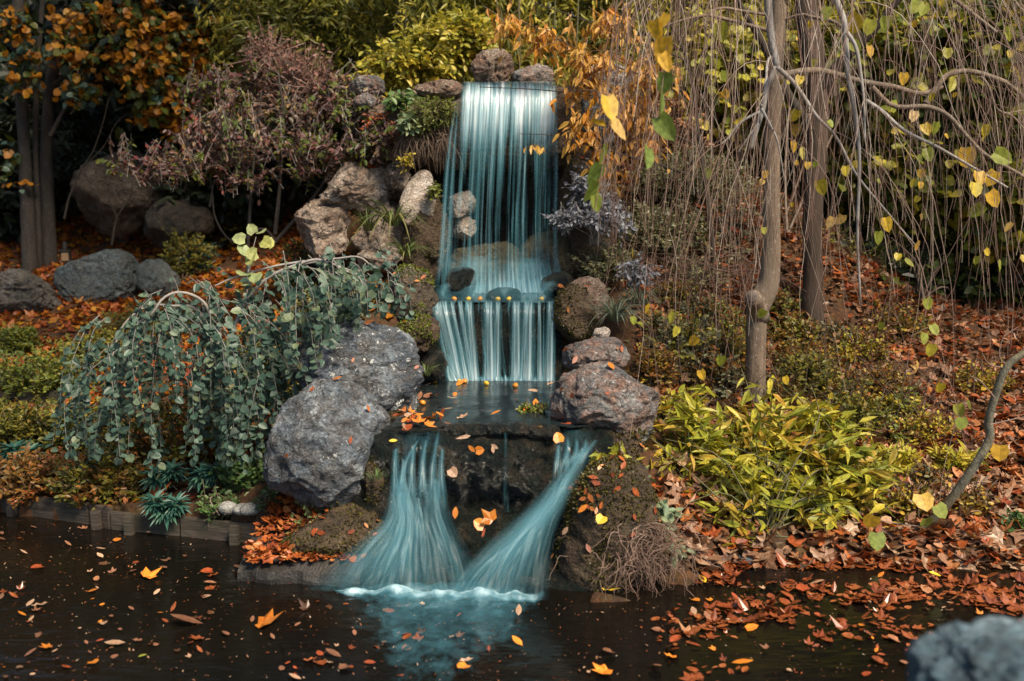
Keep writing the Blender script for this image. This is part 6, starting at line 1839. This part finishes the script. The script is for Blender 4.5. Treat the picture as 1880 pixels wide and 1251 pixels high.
for k in range(34):
    u, v = (rg.normal(775, 22), rg.normal(768, 7)) if k < 18 else (rg.normal(1025, 14), rg.normal(742, 9))
    p = G(u, v, ZM + .015 + .02 * rg.random())
    one_leaf('floating_leaf', 'one of the orange leaves heaped at the edge of the middle pool', p, rg.uniform(16, 26) * p[1] / FPX, kinds[rg.integers(4)], ['red', 'orange', 'orange'][rg.integers(3)], rg, 'leaf heaps at the edges of the middle pool', curl=.5, tilt=.4)

# ------------------------------------------------------------------ crab apples
def apple(label, u, v, z, col, dia, seed, group):
    p = G(u, v, z)
    D, F = ico(3)
    r = 1 - .18 * np.exp(-((1 - D[:, 2]) / .12)) - .10 * np.exp(-((1 + D[:, 2]) / .12)) + .03 * noise3(D * 2 + seed)
    root = thing('crab_apple', label, 'crab apple', p + np.array([0, 0, dia * .4]), group)
    rng = np.random.default_rng(seed)
    t_ = AP[col]
    o = obj('flesh', mesh('flesh', D * r[:, None] * dia / 2 * np.array([1, 1, .9]), [F], [t_]), root)
    st = spline([np.array([0, 0, dia * .32]), np.array([.001, 0, dia * .5]), np.array([.004, .002, dia * .72])], 6)
    obj('stalk', tubes('stalk', [(st, np.linspace(.0012, .0009, 6))], stem_brown, 5), root)
    root.rotation_euler = (rng.normal() * .5, rng.normal() * .5, rng.uniform(0, 6))


AP = {}
for nm, a, b_ in (('yellow', (.55, .30, .015), (.60, .42, .03)), ('orange', (.50, .14, .015), (.58, .26, .02))):
    t = NT('apple_' + nm)
    AP[nm] = t.done(t.bsdf(t.ramp(t.noise(t.tc(), 40, 3), [(.35, a), (.65, b_)]), .3, .5))
for i, (u, v, z, c, lab) in enumerate([(834, 553, ZU, 'orange', 'orange crab apple leftmost in the row on the middle ledge'), (860, 553, ZU, 'yellow', 'yellow crab apple second from the left on the middle ledge'), (881, 553, ZU, 'orange', 'orange crab apple third from the left on the middle ledge'), (914, 553, ZU, 'yellow', 'smaller yellow crab apple of the close pair on the middle ledge'), (934, 553, ZU, 'yellow', 'larger yellow crab apple of the close pair on the middle ledge'), (994, 553, ZU, 'yellow', 'yellow crab apple rightmost on the middle ledge'),
                                       (798, 703, ZM, 'yellow', 'yellow crab apple floating at the left end of the middle cascade'), (844, 705, ZM, 'yellow', 'left yellow crab apple of the touching pair below the middle cascade'), (853, 704, ZM, 'orange', 'right amber crab apple of the touching pair below the middle cascade'), (893, 708, ZM, 'yellow', 'single yellow crab apple below the middle of the cascade'), (776, 744, ZM, 'orange', 'orange crab apple by the left boulder in the middle pool'), (946, 712, ZM, 'orange', 'amber crab apple right of centre below the middle cascade')]):
    apple(lab, u, v, z, c, .038, 800 + i, None)

# ------------------------------------------------------------------ timber edging, riser and garden light
t = NT('weathered_timber')
v = t.tc()
n1 = t.noise(t.map(v, (4, 4, 60)), 1, 5, .65)
c = t.ramp(n1, [(.3, (.028, .022, .018)), (.55, (.065, .05, .04)), (.8, (.10, .08, .062))])
c = t.mix(t.ramp(t.noise(v, 5, 4), [(.45, 0.0), (.65, .7)]), c, (.035, .036, .022))
timber = t.done(t.bsdf(c, .7, .3, t.bump(n1, .7, .012)))


def beam(bm, a, b_, z0, z1, th):
    a, b_ = np.array(a), np.array(b_)
    d = unit((b_ - a) * np.array([1, 1, 0])); nn = np.array([-d[1], d[0], 0])
    vs = []
    for p in (a, b_):
        for s in (0, 1):
            for zz in (z0, z1):
                q = p + nn * th * s
                vs.append(bm.verts.new((q[0], q[1], p[2] + zz)))
    for f in ((0, 4, 5, 1), (2, 3, 7, 6), (1, 5, 7, 3), (0, 2, 6, 4), (0, 1, 3, 2), (4, 6, 7, 5)):
        bm.faces.new([vs[i] for i in f])


def beam_mesh(name, *a):
    bm = bmesh.new(); beam(bm, *a)
    bmesh.ops.recalc_face_normals(bm, faces=bm.faces)
    bmesh.ops.bevel(bm, geom=bm.edges[:], offset=.006, segments=2, affect='EDGES')
    bmesh.ops.subdivide_edges(bm, edges=[e for e in bm.edges if e.calc_length() > .2], cuts=24)
    for vv in bm.verts:
        q = np.array(vv.co)[None]
        vv.co.z += float(noise3(q * 5)[0]) * .006
        vv.co.y += float(noise3(q * 7 + 4)[0]) * .005
    me = bpy.data.meshes.new(name); bm.to_mesh(me); bm.free()
    me.materials.append(timber)
    return me


root = thing('timber_edging', 'dark weathered timber boards with stakes edging the pond on the left', 'edging', G(235, 968))
line = [(-260, 922), (0, 940), (163, 963), (202, 972), (330, 985), (472, 1000)]
tops = [.125, .125, .125, .10, .115]
for i in range(5):
    a, b_ = G(*line[i]), G(*line[i + 1])
    d = unit(b_ - a)
    part('board', beam_mesh('board', a + d * .004, b_ - d * .004, -.2, tops[i] + (.004 * (i % 2)), .035), root)
for (u, v) in [(18, 944), (172, 968), (232, 978), (424, 997)]:
    p = G(u, v)
    q = p + np.array([.055, -.012, 0])
    part('stake', beam_mesh('stake', p + np.array([0, -.048, 0]), q + np.array([0, -.045, 0]), -.25, .112, .04), root)
a, b_ = T(-40, 745), T(112, 742)
tag(obj('timber_riser', beam_mesh('timber_riser', a, b_, -.05, .09, .05)), 'dark timber riser low in the azaleas at the left edge', 'edging')

p = T(122, 486)
root = thing('garden_light', 'small tan faced bollard light beside the tall trunks', 'garden light', p)
def box_mesh(name, cx, cy, cz, sx, sy, sz, mat, bev=.004):
    bm = bmesh.new()
    bmesh.ops.create_cube(bm, size=1)
    for vv in bm.verts: vv.co = (vv.co.x * sx + cx, vv.co.y * sy + cy, vv.co.z * sz + cz)
    bmesh.ops.bevel(bm, geom=bm.edges[:], offset=bev, segments=2, affect='EDGES')
    me = bpy.data.meshes.new(name); bm.to_mesh(me); bm.free(); me.materials.append(mat)
    return me
t = NT('dark_metal'); dm = t.done(t.bsdf(t.ramp(t.noise(t.tc(), 60, 3), [(.3, (.02, .018, .016)), (.7, (.045, .04, .035))]), .5, .4))
t = NT('tan_panel'); tpn = t.done(t.bsdf(t.ramp(t.noise(t.map(t.tc(), (20, 20, 90)), 1, 3), [(.3, (.24, .15, .08)), (.7, (.34, .22, .12))]), .6, .3))
s = p[1] / FPX
obj('post', box_mesh('post', 0, .01, 8 * s, 16 * s, .06, 30 * s, dm), root)
obj('panel', box_mesh('panel', 0, -.03, 14 * s, 13 * s, .012, 15 * s, tpn), root)
obj('cap', box_mesh('cap', 0, 0, 25 * s, 20 * s, .10, 3 * s, dm), root)
obj('finial', box_mesh('finial', -.005, 0, 34 * s, 6 * s, .03, 14 * s, dm), root)
